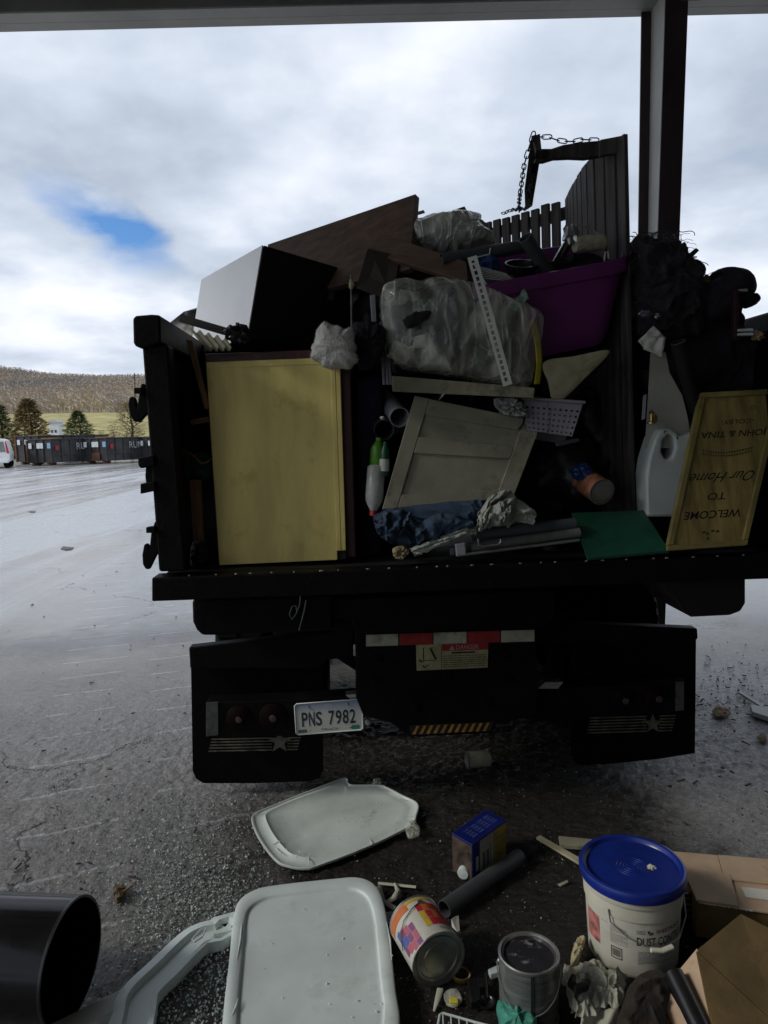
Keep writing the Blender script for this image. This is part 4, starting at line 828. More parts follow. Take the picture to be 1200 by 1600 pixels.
def pipe(name, a, b_, r, mat, label, cat, hollow=True, group=None, wall=0.15):
    a, b_ = V(a), V(b_); ax = (b_-a); l = ax.length
    pr = [(r*(1-wall), 0), (r, 0), (r, l), (r*(1-wall), l), (r*(1-wall), 0.0)] if hollow else [(0, 0), (r, 0), (r, l), (0, l)]
    return MB().lathe(pr, a, ax, 24).build(name, mat, None, label, cat, group, smooth=40)
pipe('plastic_pipe', P(826, 384, 3.22), P(690, 406, 3.15), 0.028, slate, 'long grey pipe lying over the left of the purple tote', 'pipe', group='pipes in the purple tote')
pipe('plastic_pipe', P(820, 371, 3.08), P(872, 448, 3.2), 0.030, slate, 'dark grey pipe sticking up out of the purple tote', 'pipe', group='pipes in the purple tote')
m = MB(); c = P(815, 414, 3.16); ax = (V((0, -0.45, 0.9))).normalized()
m.lathe([(0.0, -0.10), (0.055, -0.10), (0.068, 0.0), (0.073, 0.0), (0.073, 0.008), (0.064, 0.008), (0.052, -0.094), (0.0, -0.094)], c, ax, 36); m.build('small_pot', blackpl, None, 'round black plant pot lying in the purple tote', 'pot', smooth=40)
MB().slab(quadpx([(740, 428), (800, 430), (812, 440), (745, 442)], 3.06), (0, 0.02, -0.01)).build('grey_trim', slate, None, 'grey trim piece along the front rim of the tote', 'trim', bevel=0.003)
lump(MB(), P(762, 412, 3.2), (0.05, 0.05, 0.035), 0.3, 5, 22, 8).build('blue_bottle', M('blue_label', (0.03, 0.07, 0.22), 0.4, 0, 0.4, 20), None, 'crumpled blue and white bottle by the grey pipe', 'bottle', smooth=50)
m = MB()
for k in range(7): m.tube([P(742+k*2, 415+k*3.2, 3.03), P(792+k*2.2, 428+k*2.0, 3.06)], 0.0016, 5)
m.tube([P(740, 412, 3.02), P(760, 444, 3.02)], 0.0022, 6); m.tube([P(740, 403, 3.0), P(765, 397, 3.02), P(766, 388, 3.04)], 0.0026, 6)
m.build('wire_rack', whitepaint, None, 'bent white wire rack at the left end of the purple tote', 'rack', smooth=50)
root = thing('paint_roller', 'paint roller with cream cover sticking out of the purple tote', 'roller', P(865, 412, 3.2))
MB().tube([P(862, 414, 3.2), P(889, 366, 3.12)], 0.006, 10).build('handle_rod', chrome, root, smooth=50); MB().tube([P(868, 416, 3.21), P(893, 372, 3.14)], 0.017, 12).build('handle', blackpl, root, smooth=50)
MB().lathe([(0, 0), (0.032, 0), (0.034, 0.01), (0.034, 0.12), (0.032, 0.13), (0, 0.13)], P(898, 382, 3.12), P(938, 379, 3.14)-P(898, 382, 3.12), 24).build('roller_cover', M('nap', (0.42, 0.40, 0.28), 0.95, 0, 0.2, 30, 0.8, 90), root, smooth=50)
lump(MB(), P(892, 366, 3.12), (0.03, 0.03, 0.03), 0.5, 6, 20, 2, 0.01, 40).build('frame_knuckle', galv, root, smooth=50)
MB().tube([P(890, 360, 3.12), P(905, 352, 3.12), P(925, 358, 3.12), P(935, 366, 3.12)], 0.004, 6).build('wire_frame', galv, root, smooth=50)
MB().tube([P(944, 408, 3.13), P(946, 394, 3.13), P(950, 393, 3.13), P(951, 404, 3.13)], 0.003, 6).build('wire_hook', whitepaint, None, 'little white wire hook at the right end of the tote', 'hook', smooth=50)
lump(MB(), P(900, 412, 3.22), (0.12, 0.08, 0.03), 0.3, 5, 24, 5).build('black_rag', blackcloth, None, 'black cloth scrap deep in the purple tote', 'rag', smooth=50)

# --- porch swing standing on end
KS = 1.06
ZT = P(968, 211, 2.95*KS).z
root = thing('porch_swing', 'weathered wooden porch swing stood on end above the load', 'swing', V((1.0, 3.3, ZF)))
def slat(x, y, ang, w, z0, z1, th=0.02, name='slat', tilt=0.0):
    dx, dy = math.cos(ang)*w/2, math.sin(ang)*w/2; nx, ny = -math.sin(ang)*th, math.cos(ang)*th; o = V((tilt*(z0-z1), 0, 0))
    t0 = [V((x-dx, y-dy, z1)), V((x+dx, y+dy, z1)), V((x+dx+nx, y+dy+ny, z1)), V((x-dx+nx, y-dy+ny, z1))]
    b0 = [p-V((0, 0, z1-z0))-o*-1 if False else p+V((-tilt*(z1-z0)*-1, 0, -(z1-z0))) for p in t0]
    m = MB(); m.add(t0+b0, [(0, 1, 2, 3), (7, 6, 5, 4), (0, 4, 5, 1), (1, 5, 6, 2), (2, 6, 7, 3), (3, 7, 4, 0)])
    return m.build(name, swingwd, root, bevel=0.003)
path = [V((x, y))*KS for x, y in ((0.985, 2.95), (0.966, 3.03), (0.946, 3.10), (0.933, 3.18), (0.929, 3.26), (0.930, 3.34), (0.934, 3.42), (0.940, 3.50), (0.948, 3.58), (0.956, 3.66))]
for i, p in enumerate(path):
    d = (path[min(i+1, len(path)-1)]-path[max(i-1, 0)])
    slat(p.x, p.y, math.atan2(d.y, d.x), 0.073 if i else 0.058, ZF+0.01, ZT-random.uniform(0, 0.012)-(0.0 if i < 5 else 0), tilt=0.035)
ex_, ey_ = path[-1]
nb = 11
for k in range(nb):
    t = (k+0.7)/nb; slat(ex_-0.02-0.49*t, ey_+0.03+0.53*t, math.atan2(0.50, -0.46), 0.049, ZF+0.01, ZT-0.01-random.uniform(0, 0.012), tilt=0.02)
for z in (ZT-0.09, ZT-0.95, ZF+0.1):
    MB().hexa(V((ex_+0.01, ey_+0.075, z)), V((-0.51, 0.55, 0)), V((0.025, 0.02, 0)), (0, 0, 0.06)).build('back_rail', swingwd, root)
for z in (ZT-0.75, ZF+0.15): MB().hexa(V((1.06, 3.33, z)), V((0.0, 0.5, 0)), V((0.03, 0, 0)), (0, 0, 0.08)).build('seat_rail', swingwd, root)
# end post (shaped) and arm board
upp = [(940, 219), (905, 222), (880, 226), (862, 232), (845, 232), (836, 228)]; lop = [(836, 252), (850, 252), (866, 247), (890, 246), (915, 247), (940, 243)]
MB().prism([P(x, y, 3.06*KS) for x, y in upp+lop], (0, 0.035, 0)).build('arm_post', swingwd, root, bevel=0.004)
MB().prism([P(975, 211, 3.132), P(938, 218, 3.154), P(938, 243, 3.154), P(975, 236, 3.132)], (0, 0.03, 0)).build('arm_post', swingwd, root, bevel=0.003)
arm = [P(830, 212, 2.93*KS), P(836, 210, 2.93*KS), P(838, 234, 2.95*KS), P(832, 270, 3.3*KS), P(826, 322, 3.86*KS), P(820, 326, 3.86*KS), P(819, 296, 3.5*KS), P(826, 246, 3.05*KS)]
MB().prism(arm, (0.022, 0.0, 0.0)).build('arm_rest', swingwd, root, bevel=0.004)
lk = MB()
stad = [(0.012*math.cos(q_)+(0.010 if math.cos(q_) >= 0 else -0.010), 0.009*math.sin(q_)) for q_ in [i*math.pi/6 for i in range(12)]]
lk.tube([V((x, y, 0)) for x, y in stad], 0.0026, 5, closed=True); linkme = lk.mesh('chain_link', smooth=60); linkme.materials.append(rust)
def chain(pts):
    L_ = [0]
    for i in range(1, len(pts)): L_.append(L_[-1]+(pts[i]-pts[i-1]).length)
    s = 0.0; k = 0
    while s < L_[-1]:
        i = max(j for j in range(len(L_)) if L_[j] <= s); i = min(i, len(pts)-2); f = (s-L_[i])/max(1e-6, L_[i+1]-L_[i])
        p = pts[i].lerp(pts[i+1], f); d = (pts[i+1]-pts[i]).normalized()
        o = bpy.data.objects.new('chain_link', linkme); C.objects.link(o); o.parent = root; o.location = p-OFF[root.name]
        o.rotation_mode = 'QUATERNION'; o.rotation_quaternion = d.to_track_quat('X', 'Z') @ Matrix.Rotation(math.pi/2*(k % 2)+0.4, 4, 'X').to_quaternion(); s += 0.034; k += 1
chain([P(x, y, 3.0*KS) for x, y in ((842, 214), (856, 214), (868, 218), (882, 221), (896, 221), (912, 218), (930, 219))])
chain([P(x, y, yy*KS) for x, y, yy in ((832, 214, 2.92), (824, 240, 2.95), (819, 258, 3.0), (816, 280, 3.1), (813, 300, 3.2), (811, 318, 3.4), (812, 330, 3.5))])
chain([P(x, y, yy*KS) for x, y, yy in ((834, 276, 3.1), (832, 288, 3.2), (826, 300, 3.3), (830, 314, 3.4), (822, 326, 3.5), (800, 328, 3.7), (785, 334, 3.8))])
MB().tube([P(842, 228, 3.180), P(842, 210, 3.180)], 0.005, 8).build('eye_bolt', rust, root, smooth=50)

# --- plank, panel door and things in the middle
q = quadpx([(612, 587), (836, 606), (834, 622), (614, 612)], [2.90, 2.93, 2.92, 2.89])
MB().slab(q, (0, 0.18, 0.012)).build('grey_plank', greywd, None, 'weathered greenish grey plank under the big clear bag', 'plank', bevel=0.003)
q = quadpx([(648, 618), (847, 659), (802, 778), (597, 796)], [2.98, 2.98, 2.91, 2.90]); n = qnorm(q)
root = thing('panel_door', 'grubby putty coloured cabinet door with two recessed panels', 'door', tri_up(q, 0.5, 1.0))
MB().prism(sub(q, 0.11, 0.14, 0.87, 0.36, -0.010), -n*0.006).build('panel', shaker, root); MB().prism(sub(q, 0.11, 0.49, 0.87, 0.90, -0.010), -n*0.006).build('panel', shaker, root)
for uv in ((0, 0, 0.115, 1), (0.865, 0, 1, 1)): MB().prism(sub(q, *uv), -n*0.02).build('stile', shaker, root, bevel=0.003)
for uv in ((0.117, 0.002, 0.863, 0.15), (0.117, 0.35, 0.863, 0.50), (0.117, 0.88, 0.863, 0.998)): MB().prism(sub(q, *uv, -0.001), -n*0.018).build('rail', shaker, root, bevel=0.003)
MB().tube([tri_up(q, 0.855, -0.01)+n*0.004, tri_up(q, 0.865, 0.08)+n*0.004, tri_up(q, 0.845, 0.14)+n*0.004], 0.003, 6).build('cord_loop', blackmat, root)
inflate(MB(), [P(x, y, 2.98) for x, y in ((850, 566), (900, 556), (946, 547), (949, 556), (915, 590), (882, 622), (864, 626), (857, 600))], 0.012, 0.012, 8, 80, 20, 0.006, 2, (0, -1, -0.3)).build('carpet_scrap', tanfoam, None, 'tan carpet scrap hanging below the purple tote', 'carpet', smooth=60)
inflate(MB(), [P(x, y, 3.03) for x, y in ((930, 552), (948, 548), (945, 566), (915, 600), (890, 624), (880, 620))], 0.02, 0.03, 8, 80, 40, 0.02, 7).build('carpet_fringe', blackmat, None, 'dark frayed edge behind the tan carpet scrap', 'carpet', smooth=60)
# perforated basket
q = quadpx([(818, 624), (911, 630), (894, 682), (824, 672)], [2.99, 2.96, 2.94, 2.97]); n = qnorm(q)
root = thing('perforated_basket', 'grey plastic basket with rows of round holes', 'basket', tri_up(q, 0.5, 1)); m = MB(); nu, nv = 10, 6
vs = {}
me = bpy.data.meshes.new('basket'); fs = []; pv = []
for i in range(nu):
    for j in range(nv):
        cu_, cv_ = (i+0.5)/nu, (j+0.5)/nv; hu, hv = 0.5/nu, 0.5/nv; base = len(m.v); solid = j == 0
        K = 8; outer = []; inner = []
        for k in range(K):
            q_ = math.pi/4*k; c_, s_ = math.cos(q_), math.sin(q_); mx = max(abs(c_), abs(s_))
            outer.append(tri_up(q, cu_+c_/mx*hu, cv_+s_/mx*hv)); inner.append(tri_up(q, cu_+c_*hu*0.5, cv_+s_*hv*0.42))
        if solid: m.add(outer, [tuple(range(K))])
        else: m.add(outer+inner, [(k, (k+1) % K, K+(k+1) % K, K+k) for k in range(K)])
o = m.build('side', M('grey_basket_plastic', (0.26, 0.25, 0.27), 0.5, 0, 0.1, 9), root, weld=0.0004); o.modifiers.new('s', 'SOLIDIFY').thickness = 0.003
MB().tube([tri_up(q, -0.03, -0.02)+n*0.006, tri_up(q, 1.03, -0.02)+n*0.006], 0.007, 8).build('rim', MATS['grey_basket_plastic'], root, smooth=50)
MB().prism([tri_up(q, 0, 0.0)-n*0.25, tri_up(q, 1, 0)-n*0.25, tri_up(q, 1, 1)-n*0.23, tri_up(q, 0, 1)-n*0.23], -n*0.004).build('back_side', MATS['grey_basket_plastic'], root)
inflate(MB(), [P(x, y, 2.95) for x, y in ((772, 624), (795, 622), (815, 632), (824, 648), (800, 650), (780, 642))], 0.03, 0.03, 12, 70, 28, 0.03, 3).build('newspaper_wad', M('newsprint', (0.24, 0.24, 0.23), 0.9, 0, 0.5, 60, 0.3, 60), None, 'crumpled newspaper beside the perforated basket', 'newspaper', smooth=40)
pipe('drain_pipe', P(632, 652, 2.97)+V((-0.02, 0, 0.0)), P(600, 622, 3.3), 0.042, pvc, 'pale grey pipe end poking out left of the panel door', 'pipe', wall=0.08, group='pipe ends left of the panel door')
pipe('drain_pipe', P(600, 672, 2.98), P(592, 655, 3.3), 0.042, slate, 'dark pipe end just below the pale grey pipe', 'pipe', wall=0.06, group='pipe ends left of the panel door')
lump(MB(), P(597, 653, 2.95), (0.010, 0.01, 0.007), 0.3, 4, 14, 3).build('white_chip', whitepl, None, 'small white chip above the dark pipe end', 'chip')
def bottle(name, label, top, bot, r, mat, capmat, group=None, prof=None, band=None):
    top, bot = V(top), V(bot); ax = top-bot; l = ax.length; t = thing(name, label, 'bottle', bot, group)
    pr = prof or [(0, 0), (0.85, 0.0), (1, 0.03), (1, 0.62), (0.9, 0.72), (0.5, 0.86), (0.36, 0.90), (0.36, 0.93)]
    MB().lathe([(a*r, h*l) for a, h in pr], bot, ax, 24).build('body', mat, t, smooth=50)
    MB().lathe([(0.42*r, 0.90*l), (0.42*r, l), (0, l)], bot, ax, 18).build('cap', capmat, t, smooth=50)
    if band: MB().lathe([(r*1.01, 0.15*l), (r*1.01, 0.5*l)], bot, ax, 24).build('label_band', band, t, smooth=50)
    return t
bottle('water_bottle', 'clear crinkled bottle upside down with red cap', P(583, 806, 2.93), P(588, 728, 2.97), 0.038, glasspl, redcap, 'bottles left of the panel door')
bottle('spray_bottle', 'lime green bottle standing left of the panel door', P(592, 684, 2.98), P(588, 732, 2.98), 0.030, M('lime_plastic', (0.10, 0.30, 0.02), 0.4, 0, 0.3, 12), M('lime_cap', (0.12, 0.34, 0.03), 0.4), 'bottles left of the panel door')
bottle('cleaner_bottle', 'slim dark green bottle with white label left of the panel door', P(602, 690, 2.95), P(600, 744, 2.95), 0.020, M('dark_green_plastic', (0.01, 0.09, 0.04), 0.4, 0, 0.2, 12), greenpl, 'bottles left of the panel door', band=paper)
def drape(mb, top, bot, Y0, amp, fu, fv, seed, nu=90, nv=40, skew=0.0, bulge=0.03):
    def pl(pts, u):
        t = u*(len(pts)-1); i = min(int(t), len(pts)-2); f = t-i; f = f*f*(3-2*f)*0.5+f*0.5; return pts[i][0]+(pts[i+1][0]-pts[i][0])*f, pts[i][1]+(pts[i+1][1]-pts[i][1])*f
    def fn(u, v):
        (x0, y0), (x1, y1) = pl(top, u), pl(bot, u); a = u*fu+v*skew
        w = noise.noise(V((a*0.6, v*fv*0.5, seed+3)))*0.8
        n1_ = 1-abs(noise.noise(V((a+w, v*fv+w, seed)))); n2_ = 1-abs(noise.noise(V((a*2.3+w*2, v*fv*1.6, seed+9))))
        h = amp*(n1_**2.5*0.8+n2_**3*0.3)+bulge*math.sin(math.pi*min(1, max(0, v)))**0.7
        jx, jy = 3*noise.noise(V((u*7, v*5, seed+1))), 2.5*noise.noise(V((u*6, v*6, seed+2)))
        return P(x0+(x1-x0)*v+jx, y0+(y1-y0)*v+jy, Y0-h)
    mb.grid(fn, nu, nv); return mb
def cloth(name, mat, par, *a, **k):
    o = drape(MB(), *a, **k).build(name, mat, par, smooth=80); m_ = o.modifiers.new('s', 'SOLIDIFY'); m_.thickness = 0.004; return o
# jacket
jk = thing('navy_jacket', 'crumpled navy jacket lying on the bed below the panel door', 'jacket', P(670, 862, 2.9))
cloth('body', navy, jk, [(582, 806), (606, 794), (650, 790), (700, 784), (745, 780), (765, 786)], [(590, 834), (612, 850), (640, 856), (680, 842), (720, 832), (756, 826)], 2.93, 0.05, 3.6, 1.2, 3.0, skew=-1.5)
cloth('sleeve', navy, jk, [(648, 828), (664, 810), (690, 801), (712, 803), (738, 814)], [(652, 852), (668, 848), (690, 840), (712, 832), (742, 824)], 2.87, 0.04, 3.0, 1.5, 7.0, nu=50, nv=24, bulge=0.04)
cloth('collar', navy, jk, [(584, 812), (604, 800), (628, 796), (644, 804)], [(592, 836), (606, 846), (622, 840), (634, 826)], 2.88, 0.05, 3.5, 2.0, 11.0, nu=50, nv=24)
gc = thing('grey_cloth', 'pale grey folded cloth heaped over the navy jacket', 'cloth', P(790, 826, 2.9))
cloth('fold', greycloth, gc, [(748, 802), (764, 776), (792, 763), (808, 778), (826, 790), (838, 803)], [(744, 832), (766, 826), (786, 828), (806, 816), (822, 818), (834, 820)], 2.90, 0.07, 3.8, 0.9, 21.0, skew=2.0)
cloth('fold', greycloth, gc, [(750, 806), (768, 790), (786, 784), (800, 792)], [(748, 830), (764, 822), (782, 820), (796, 812)], 2.84, 0.05, 4.0, 1.5, 24.0, nu=50, nv=24)
cloth('hem', greycloth, gc, [(640, 857), (670, 847), (700, 834), (725, 826), (744, 824)], [(648, 868), (676, 858), (704, 846), (728, 836), (746, 834)], 2.85, 0.03, 2.0, 2.5, 27.0, nu=60, nv=14, bulge=0.015)
inflate(MB(), [P(x, y, 2.83) for x, y in ((614, 858), (628, 853), (640, 862), (632, 872), (618, 872))], 0.02, 0.02, 8, 50, 60, 0.015, 3).build('straw_tuft', M('straw', (0.25, 0.20, 0.11), 0.9, 0, 0.4, 60, 0.5, 90), None, 'straw coloured tuft at the sill below the navy jacket', 'tuft', smooth=50)
# folded chair
root = thing('folding_chair', 'folded camp chair with dark and silver tubes on the bed', 'chair', P(800, 865, 2.84))
MB().tube([P(738, 836, 2.86), P(898, 818, 2.90)], 0.024, 14).build('tube', slate, root, smooth=50); MB().tube([P(735, 856, 2.85), P(905, 832, 2.89)], 0.022, 14).build('tube', M('grey_tube', (0.12, 0.12, 0.11), 0.5, 0, 0.2, 9), root, smooth=50)
MB().tube([P(716, 868, 2.815), P(905, 844, 2.86)], 0.007, 10).build('silver_tube', galv, root, smooth=50)
MB().slab(quadpx([(711, 850), (727, 848), (729, 868), (713, 870)], 2.81), (0, 0.03, 0)).build('bracket', pvc, root, bevel=0.004); MB().slab(quadpx([(704, 856), (711, 855), (711, 868), (704, 868)], 2.815), (0, 0.03, 0)).build('foot', slate, root, bevel=0.003)
MB().tube([P(x, y, 2.815) for x, y in ((747, 842), (748, 851), (754, 854), (778, 851), (783, 847), (782, 842))], 0.0045, 8).build('handle', galv, root, smooth=50)
MB().slab(quadpx([(893, 801), (1006, 797), (1046, 860), (918, 872)], [2.99, 3.02, 2.82, 2.80]), (0, 0.004, -0.012)).build('green_board', greenpl, None, 'dark green board lying flat at the edge of the bed', 'board', bevel=0.002)
# can
def tincan(name, label, a, b_, r, bodym, cat='can', group=None, near='a', rim=True):
    a, b_ = V(a), V(b_); ax = b_-a; l = ax.length; t = thing(name, label, cat, V((a.x, a.y, min(a.z, b_.z)-r)), group)
    MB().lathe([(r, 0.006), (r, l-0.006)], a, ax, 40).build('body', bodym, t, smooth=50)
    for o_, d_ in ((a, ax), (b_, -ax)):
        MB().lathe([(r*0.99, 0.008), (r*1.025, 0.005), (r*1.025, 0.0), (r*0.97, 0.0), (r*0.955, 0.008), (r*0.86, 0.008), (r*0.84, 0.004), (r*0.76, 0.004), (r*0.74, 0.009), (r*0.56, 0.009), (r*0.54, 0.006), (0, 0.006)], o_, d_, 40).build('end', tin, t, smooth=35)
    return t
tincan('food_can', 'small tin with faded orange label lying by the swing foot', P(941, 769, 2.98), P(912, 750, 3.12), 0.056, M('faded_orange_label', (0.30, 0.12, 0.06), 0.5, 0, 0.5, 18, dirt=(0.35, 0.30, 0.22), damt=0.4, dscale=25))
inflate(MB(), [P(x, y, 3.06) for x, y in ((893, 735), (912, 722), (922, 735), (912, 752), (898, 748))], 0.03, 0.04, 8, 50, 25, 0.02, 8).build('blue_bag_scrap', M('blue_film', (0.01, 0.04, 0.16), 0.3, 0, 0.3, 12), None, 'scrap of blue plastic beside the small tin', 'bag', smooth=50)
# --- jug
root = thing('plastic_jug', 'white plastic jug with red cap left of the wooden sign', 'jug', P(1045, 806, 2.96))
yj = 2.98
jo = [(1012, 808), (1010, 740), (1014, 716), (1024, 684), (1032, 670), (1046, 668), (1056, 674), (1062, 682), (1085, 674), (1095, 700), (1096, 808)]; jh = [(1034, 706), (1036, 688), (1044, 678), (1053, 682), (1055, 700), (1050, 716), (1040, 718)]
mb_ = bmesh.new()
fv = [mb_.verts.new(P(x, y, yj)) for x, y in jo]; hv_ = [mb_.verts.new(P(x, y, yj)) for x, y in jh]
es = [mb_.edges.new((fv[i], fv[(i+1) % len(fv)])) for i in range(len(fv))]+[mb_.edges.new((hv_[i], hv_[(i+1) % len(hv_)])) for i in range(len(hv_))]
bmesh.ops.triangle_fill(mb_, edges=es, use_beauty=True)
ex2 = bmesh.ops.extrude_face_region(mb_, geom=mb_.faces[:]); bmesh.ops.translate(mb_, verts=[g for g in ex2['geom'] if isinstance(g, bmesh.types.BMVert)], vec=V((0, 0.14, 0)))
bmesh.ops.recalc_face_normals(mb_, faces=mb_.faces); bmesh.ops.translate(mb_, verts=mb_.verts, vec=-OFF[root.name])
me = bpy.data.meshes.new('body'); mb_.to_mesh(me); mb_.free(); jg = bpy.data.objects.new('body', me); C.objects.link(jg); jg.parent = root; me.materials.append(M('jug_hdpe', (0.50, 0.55, 0.52), 0.35, 0, 0.08, 6)); OFF[jg.name] = OFF[root.name]
mo = jg.modifiers.new('b', 'BEVEL'); mo.width = 0.014; mo.segments = 4; mo.limit_method = 'ANGLE'; mo.angle_limit = math.radians(50)
me.shade_smooth(); me.set_sharp_from_angle(angle=math.radians(60))
MB().lathe([(0.020, 0), (0.020, 0.022), (0, 0.024)], P(1074, 680, 3.05), UP, 20).build('cap', redcap, root, smooth=40)
# --- the sign, upside down
q = quadpx([(1094, 614), (1224, 607), (1167, 852), (1041, 861)], [3.02, 3.04, 2.84, 2.82]); n = qnorm(q)
root = thing('wooden_sign', 'wooden welcome sign standing upside down at the right of the bed', 'sign', tri_up(q, 0.5, 1.0))
signw = M('sign_board', (0.29, 0.22, 0.068), 0.6, 0, 0.3, 4, 0.15, 50, stretch=(6, 1, 1), dirt=(0.10, 0.052, 0.018), damt=0.4, dscale=5)
signf = M('sign_frame', (0.27, 0.22, 0.075), 0.6, 0, 0.3, 5, 0.2, 50, dirt=(0.30, 0.26, 0.03), damt=0.4, dscale=9)
MB().prism(sub(q, 0.04, 0.02, 0.96, 0.98, -0.008), -n*0.010).build('board', signw, root)
for uv in ((0, 0, 1, 0.035), (0, 0.968, 1, 1)): MB().prism(sub(q, *uv, 0.006), -n*0.03).build('frame_strip', signf, root, bevel=0.003)
for uv in ((0, 0.037, 0.075, 0.966), (0.93, 0.037, 1, 0.966)): MB().prism(sub(q, *uv, 0.004), -n*0.028).build('frame_strip', signf, root, bevel=0.003)
fs_ = lambda u, v: tri_up(q, 1-u, 1-v)+n*-0.0072            # the sign's own upright: turned 180 degrees
for s_, u0_, v0_, u1_, v1_, sh, bo_ in (('WELCOME', 0.16, 0.185, 0.86, 0.235, 0, 0.01), ('TO', 0.40, 0.30, 0.62, 0.345, 0, 0.01), ('Our Home', 0.10, 0.41, 0.90, 0.475, 0.45, 0.0), ('JOHN & TINA', 0.07, 0.70, 0.87, 0.755, 0, 0.012), ('-COLBY-', 0.26, 0.785, 0.66, 0.815, 0, 0.0)):
    m = MB(); text_on(m, s_, fs_, u0_, v0_, u1_, v1_, sh, bo_); m.build('lettering', ink, root)
m = MB(); olv = M('leaf_print', (0.05, 0.055, 0.025), 0.7, 0, 0.3, 20)
for k in range(-9, 10):
    u = 0.5+k*0.032; v = 0.60-0.022*math.cos(k/9*1.5)+0.012
    for s in (-1, 1):
        d = 0.03; m.add([fs_(u, v), fs_(u+0.018, v+s*0.012), fs_(u+0.034*(1 if k > 0 else -1), v+s*0.020), fs_(u-0.004, v+s*0.010)], [(0, 1, 2, 3)])
for u, v in ((0.52, 0.09), (0.46, 0.105), (0.57, 0.10), (0.40, 0.10), (0.5, 0.06)): m.add([fs_(u-0.03, v), fs_(u, v-0.008), fs_(u+0.03, v), fs_(u, v+0.01)], [(0, 1, 2, 3)])
m.build('leaf_print', olv, root)
m = MB()
for k in range(12):
    q_ = k*math.pi/6; m.add([fs_(0.30+0.022*math.cos(q_), 0.885+0.010*math.sin(q_)), fs_(0.30+0.05*math.cos(q_+0.2), 0.885+0.020*math.sin(q_+0.2)), fs_(0.30+0.022*math.cos(q_+0.5), 0.885+0.010*math.sin(q_+0.5))], [(0, 1, 2)])
m.build('flower_print', M('flower_brown', (0.09, 0.045, 0.02), 0.7), root)
# --- white panel, papers and pipe behind the jug
MB().prism([P(x, y, 3.03) for x, y in ((1017, 552), (1040, 550), (1046, 582), (1058, 604), (1066, 618), (1074, 650), (1082, 700), (1008, 700), (1012, 640))], (0, 0.006, 0)).build('plastic_sheet', M('dirty_white_panel', (0.38, 0.38, 0.32), 0.6, 0, 0.15, 4, 0.1, 30), None, 'dirty white curved sheet standing behind the plastic jug', 'sheet')
for i, (pts, lab) in enumerate((([(997, 533), (1021, 509), (1040, 527), (1012, 548)], 'creased paper sheet tucked behind another beside the swing'), ([(1004, 545), (1018, 526), (1040, 528), (1034, 558)], 'creased paper sheet in front, above the white panel'))):
    qq = quadpx(pts, 3.0-0.02*i); m = MB(); m.grid(lambda u, v: tri_up(qq, u, v)+V((0, 0.012*noise.noise(V((u*3, v*3, i))), 0)), 12, 12); o = m.build('paper_sheet', paper, None, lab, 'paper', 'papers beside the swing', smooth=40); o.modifiers.new('s', 'SOLIDIFY').thickness = 0.002
pipe('black_pipe', P(1059, 536, 2.98), P(1088, 650, 3.06), 0.029, blackmat, 'black pipe leaning beside the papers at the right', 'pipe', wall=0.1)
MB().lathe([(0.027, 0.0), (0.0305, 0.0), (0.0305, 0.002), (0.027, 0.002)], P(1059, 535, 2.978), P(1059, 536, 2.98)-P(1088, 650, 3.06), 24).build('pipe_rim_ring', M('scuffed_rim', (0.12, 0.12, 0.12), 0.6), None, 'scuffed grey ring on the mouth of the leaning black pipe', 'ring', smooth=40)
root = thing('brass_fixture', 'small brass tap fitting left of the plastic jug', 'fixture', P(1020, 664, 2.97))
MB().lathe([(0.0, 0), (0.018, 0), (0.018, 0.006), (0.008, 0.01), (0.008, 0.04), (0.013, 0.045), (0, 0.06)], P(1018, 662, 2.97), UP, 16).build('stem', brass, root, smooth=40)
MB().lathe([(0.012, -0.006), (0.02, 0), (0.012, 0.006)], P(1024, 654, 2.96), (1, -0.5, 0), 16).build('knob', brass, root, smooth=40)
MB().slab(quadpx([(1006, 618), (1010, 616), (1008, 654), (1004, 656)], 2.97), (0, 0.01, 0)).build('pale_strip', pvc, None, 'thin pale strip standing left of the brass fitting', 'strip')
# --- netting heap and dark clothes on the right
root = thing('netting_heap', 'heap of dark plastic garden netting right of the swing', 'netting', P(1040, 520, 3.15))
no_ = [(986, 372), (1005, 366), (1030, 372), (1050, 372), (1058, 396), (1085, 412), (1090, 440), (1100, 470), (1080, 520), (1000, 520), (990, 450)]
nm = M('netting_dark', (0.012, 0.009, 0.013), 0.85, 0, 0.6, 30, 0.9, 60)
inflate(MB(), [P(x, y+8, 3.15) for x, y in no_], 0.14, 0.16, 30, 180, 6, 0.05, 21.0, jag=0.015).build('heap', nm, root, smooth=50)
m = MB(); rg = random.Random(11)
for i in range(150):
    x = rg.uniform(986, 1090); t = (x-986)/104; ytop = 366+ (46 if x > 1056 else 4)*(1 if x > 1056 else 1)-8*rg.random(); y = ytop+rg.random()**1.3*60
    yy = 3.05+rg.random()*0.2; pts = []
    px, py = x, y; an = rg.random()*6.28
    for k in range(9):
        pts.append(P(px, max(py, ytop-4), yy)); an += rg.uniform(-0.9, 0.9); px += 5*math.cos(an); py += 4*math.sin(an)
    m.tube(pts, rg.choice((0.0009, 0.0013, 0.0018)), 4, cap=False)
m.build('strands', M('net_strand', (0.06, 0.055, 0.06), 0.5), root, kind='stuff')
m = MB(); c = P(1063, 425, 3.1)
for a in range(14):
    q_ = a/14*math.pi; m.tube([c+V((math.cos(q_)*0.075*math.sin(h), 0.02*math.sin(q_*3), 0.10*math.cos(h)-0.01)) for h in [i*math.pi/14 for i in range(8)]], 0.0008, 4, cap=False)
for h in range(1, 8):
    m.tube([c+V((math.cos(q_)*0.075*math.sin(h*math.pi/14), -0.02, 0.10*math.cos(h*math.pi/14)-0.01)) for q_ in [i*math.pi/14 for i in range(15)]], 0.0008, 4, cap=False)
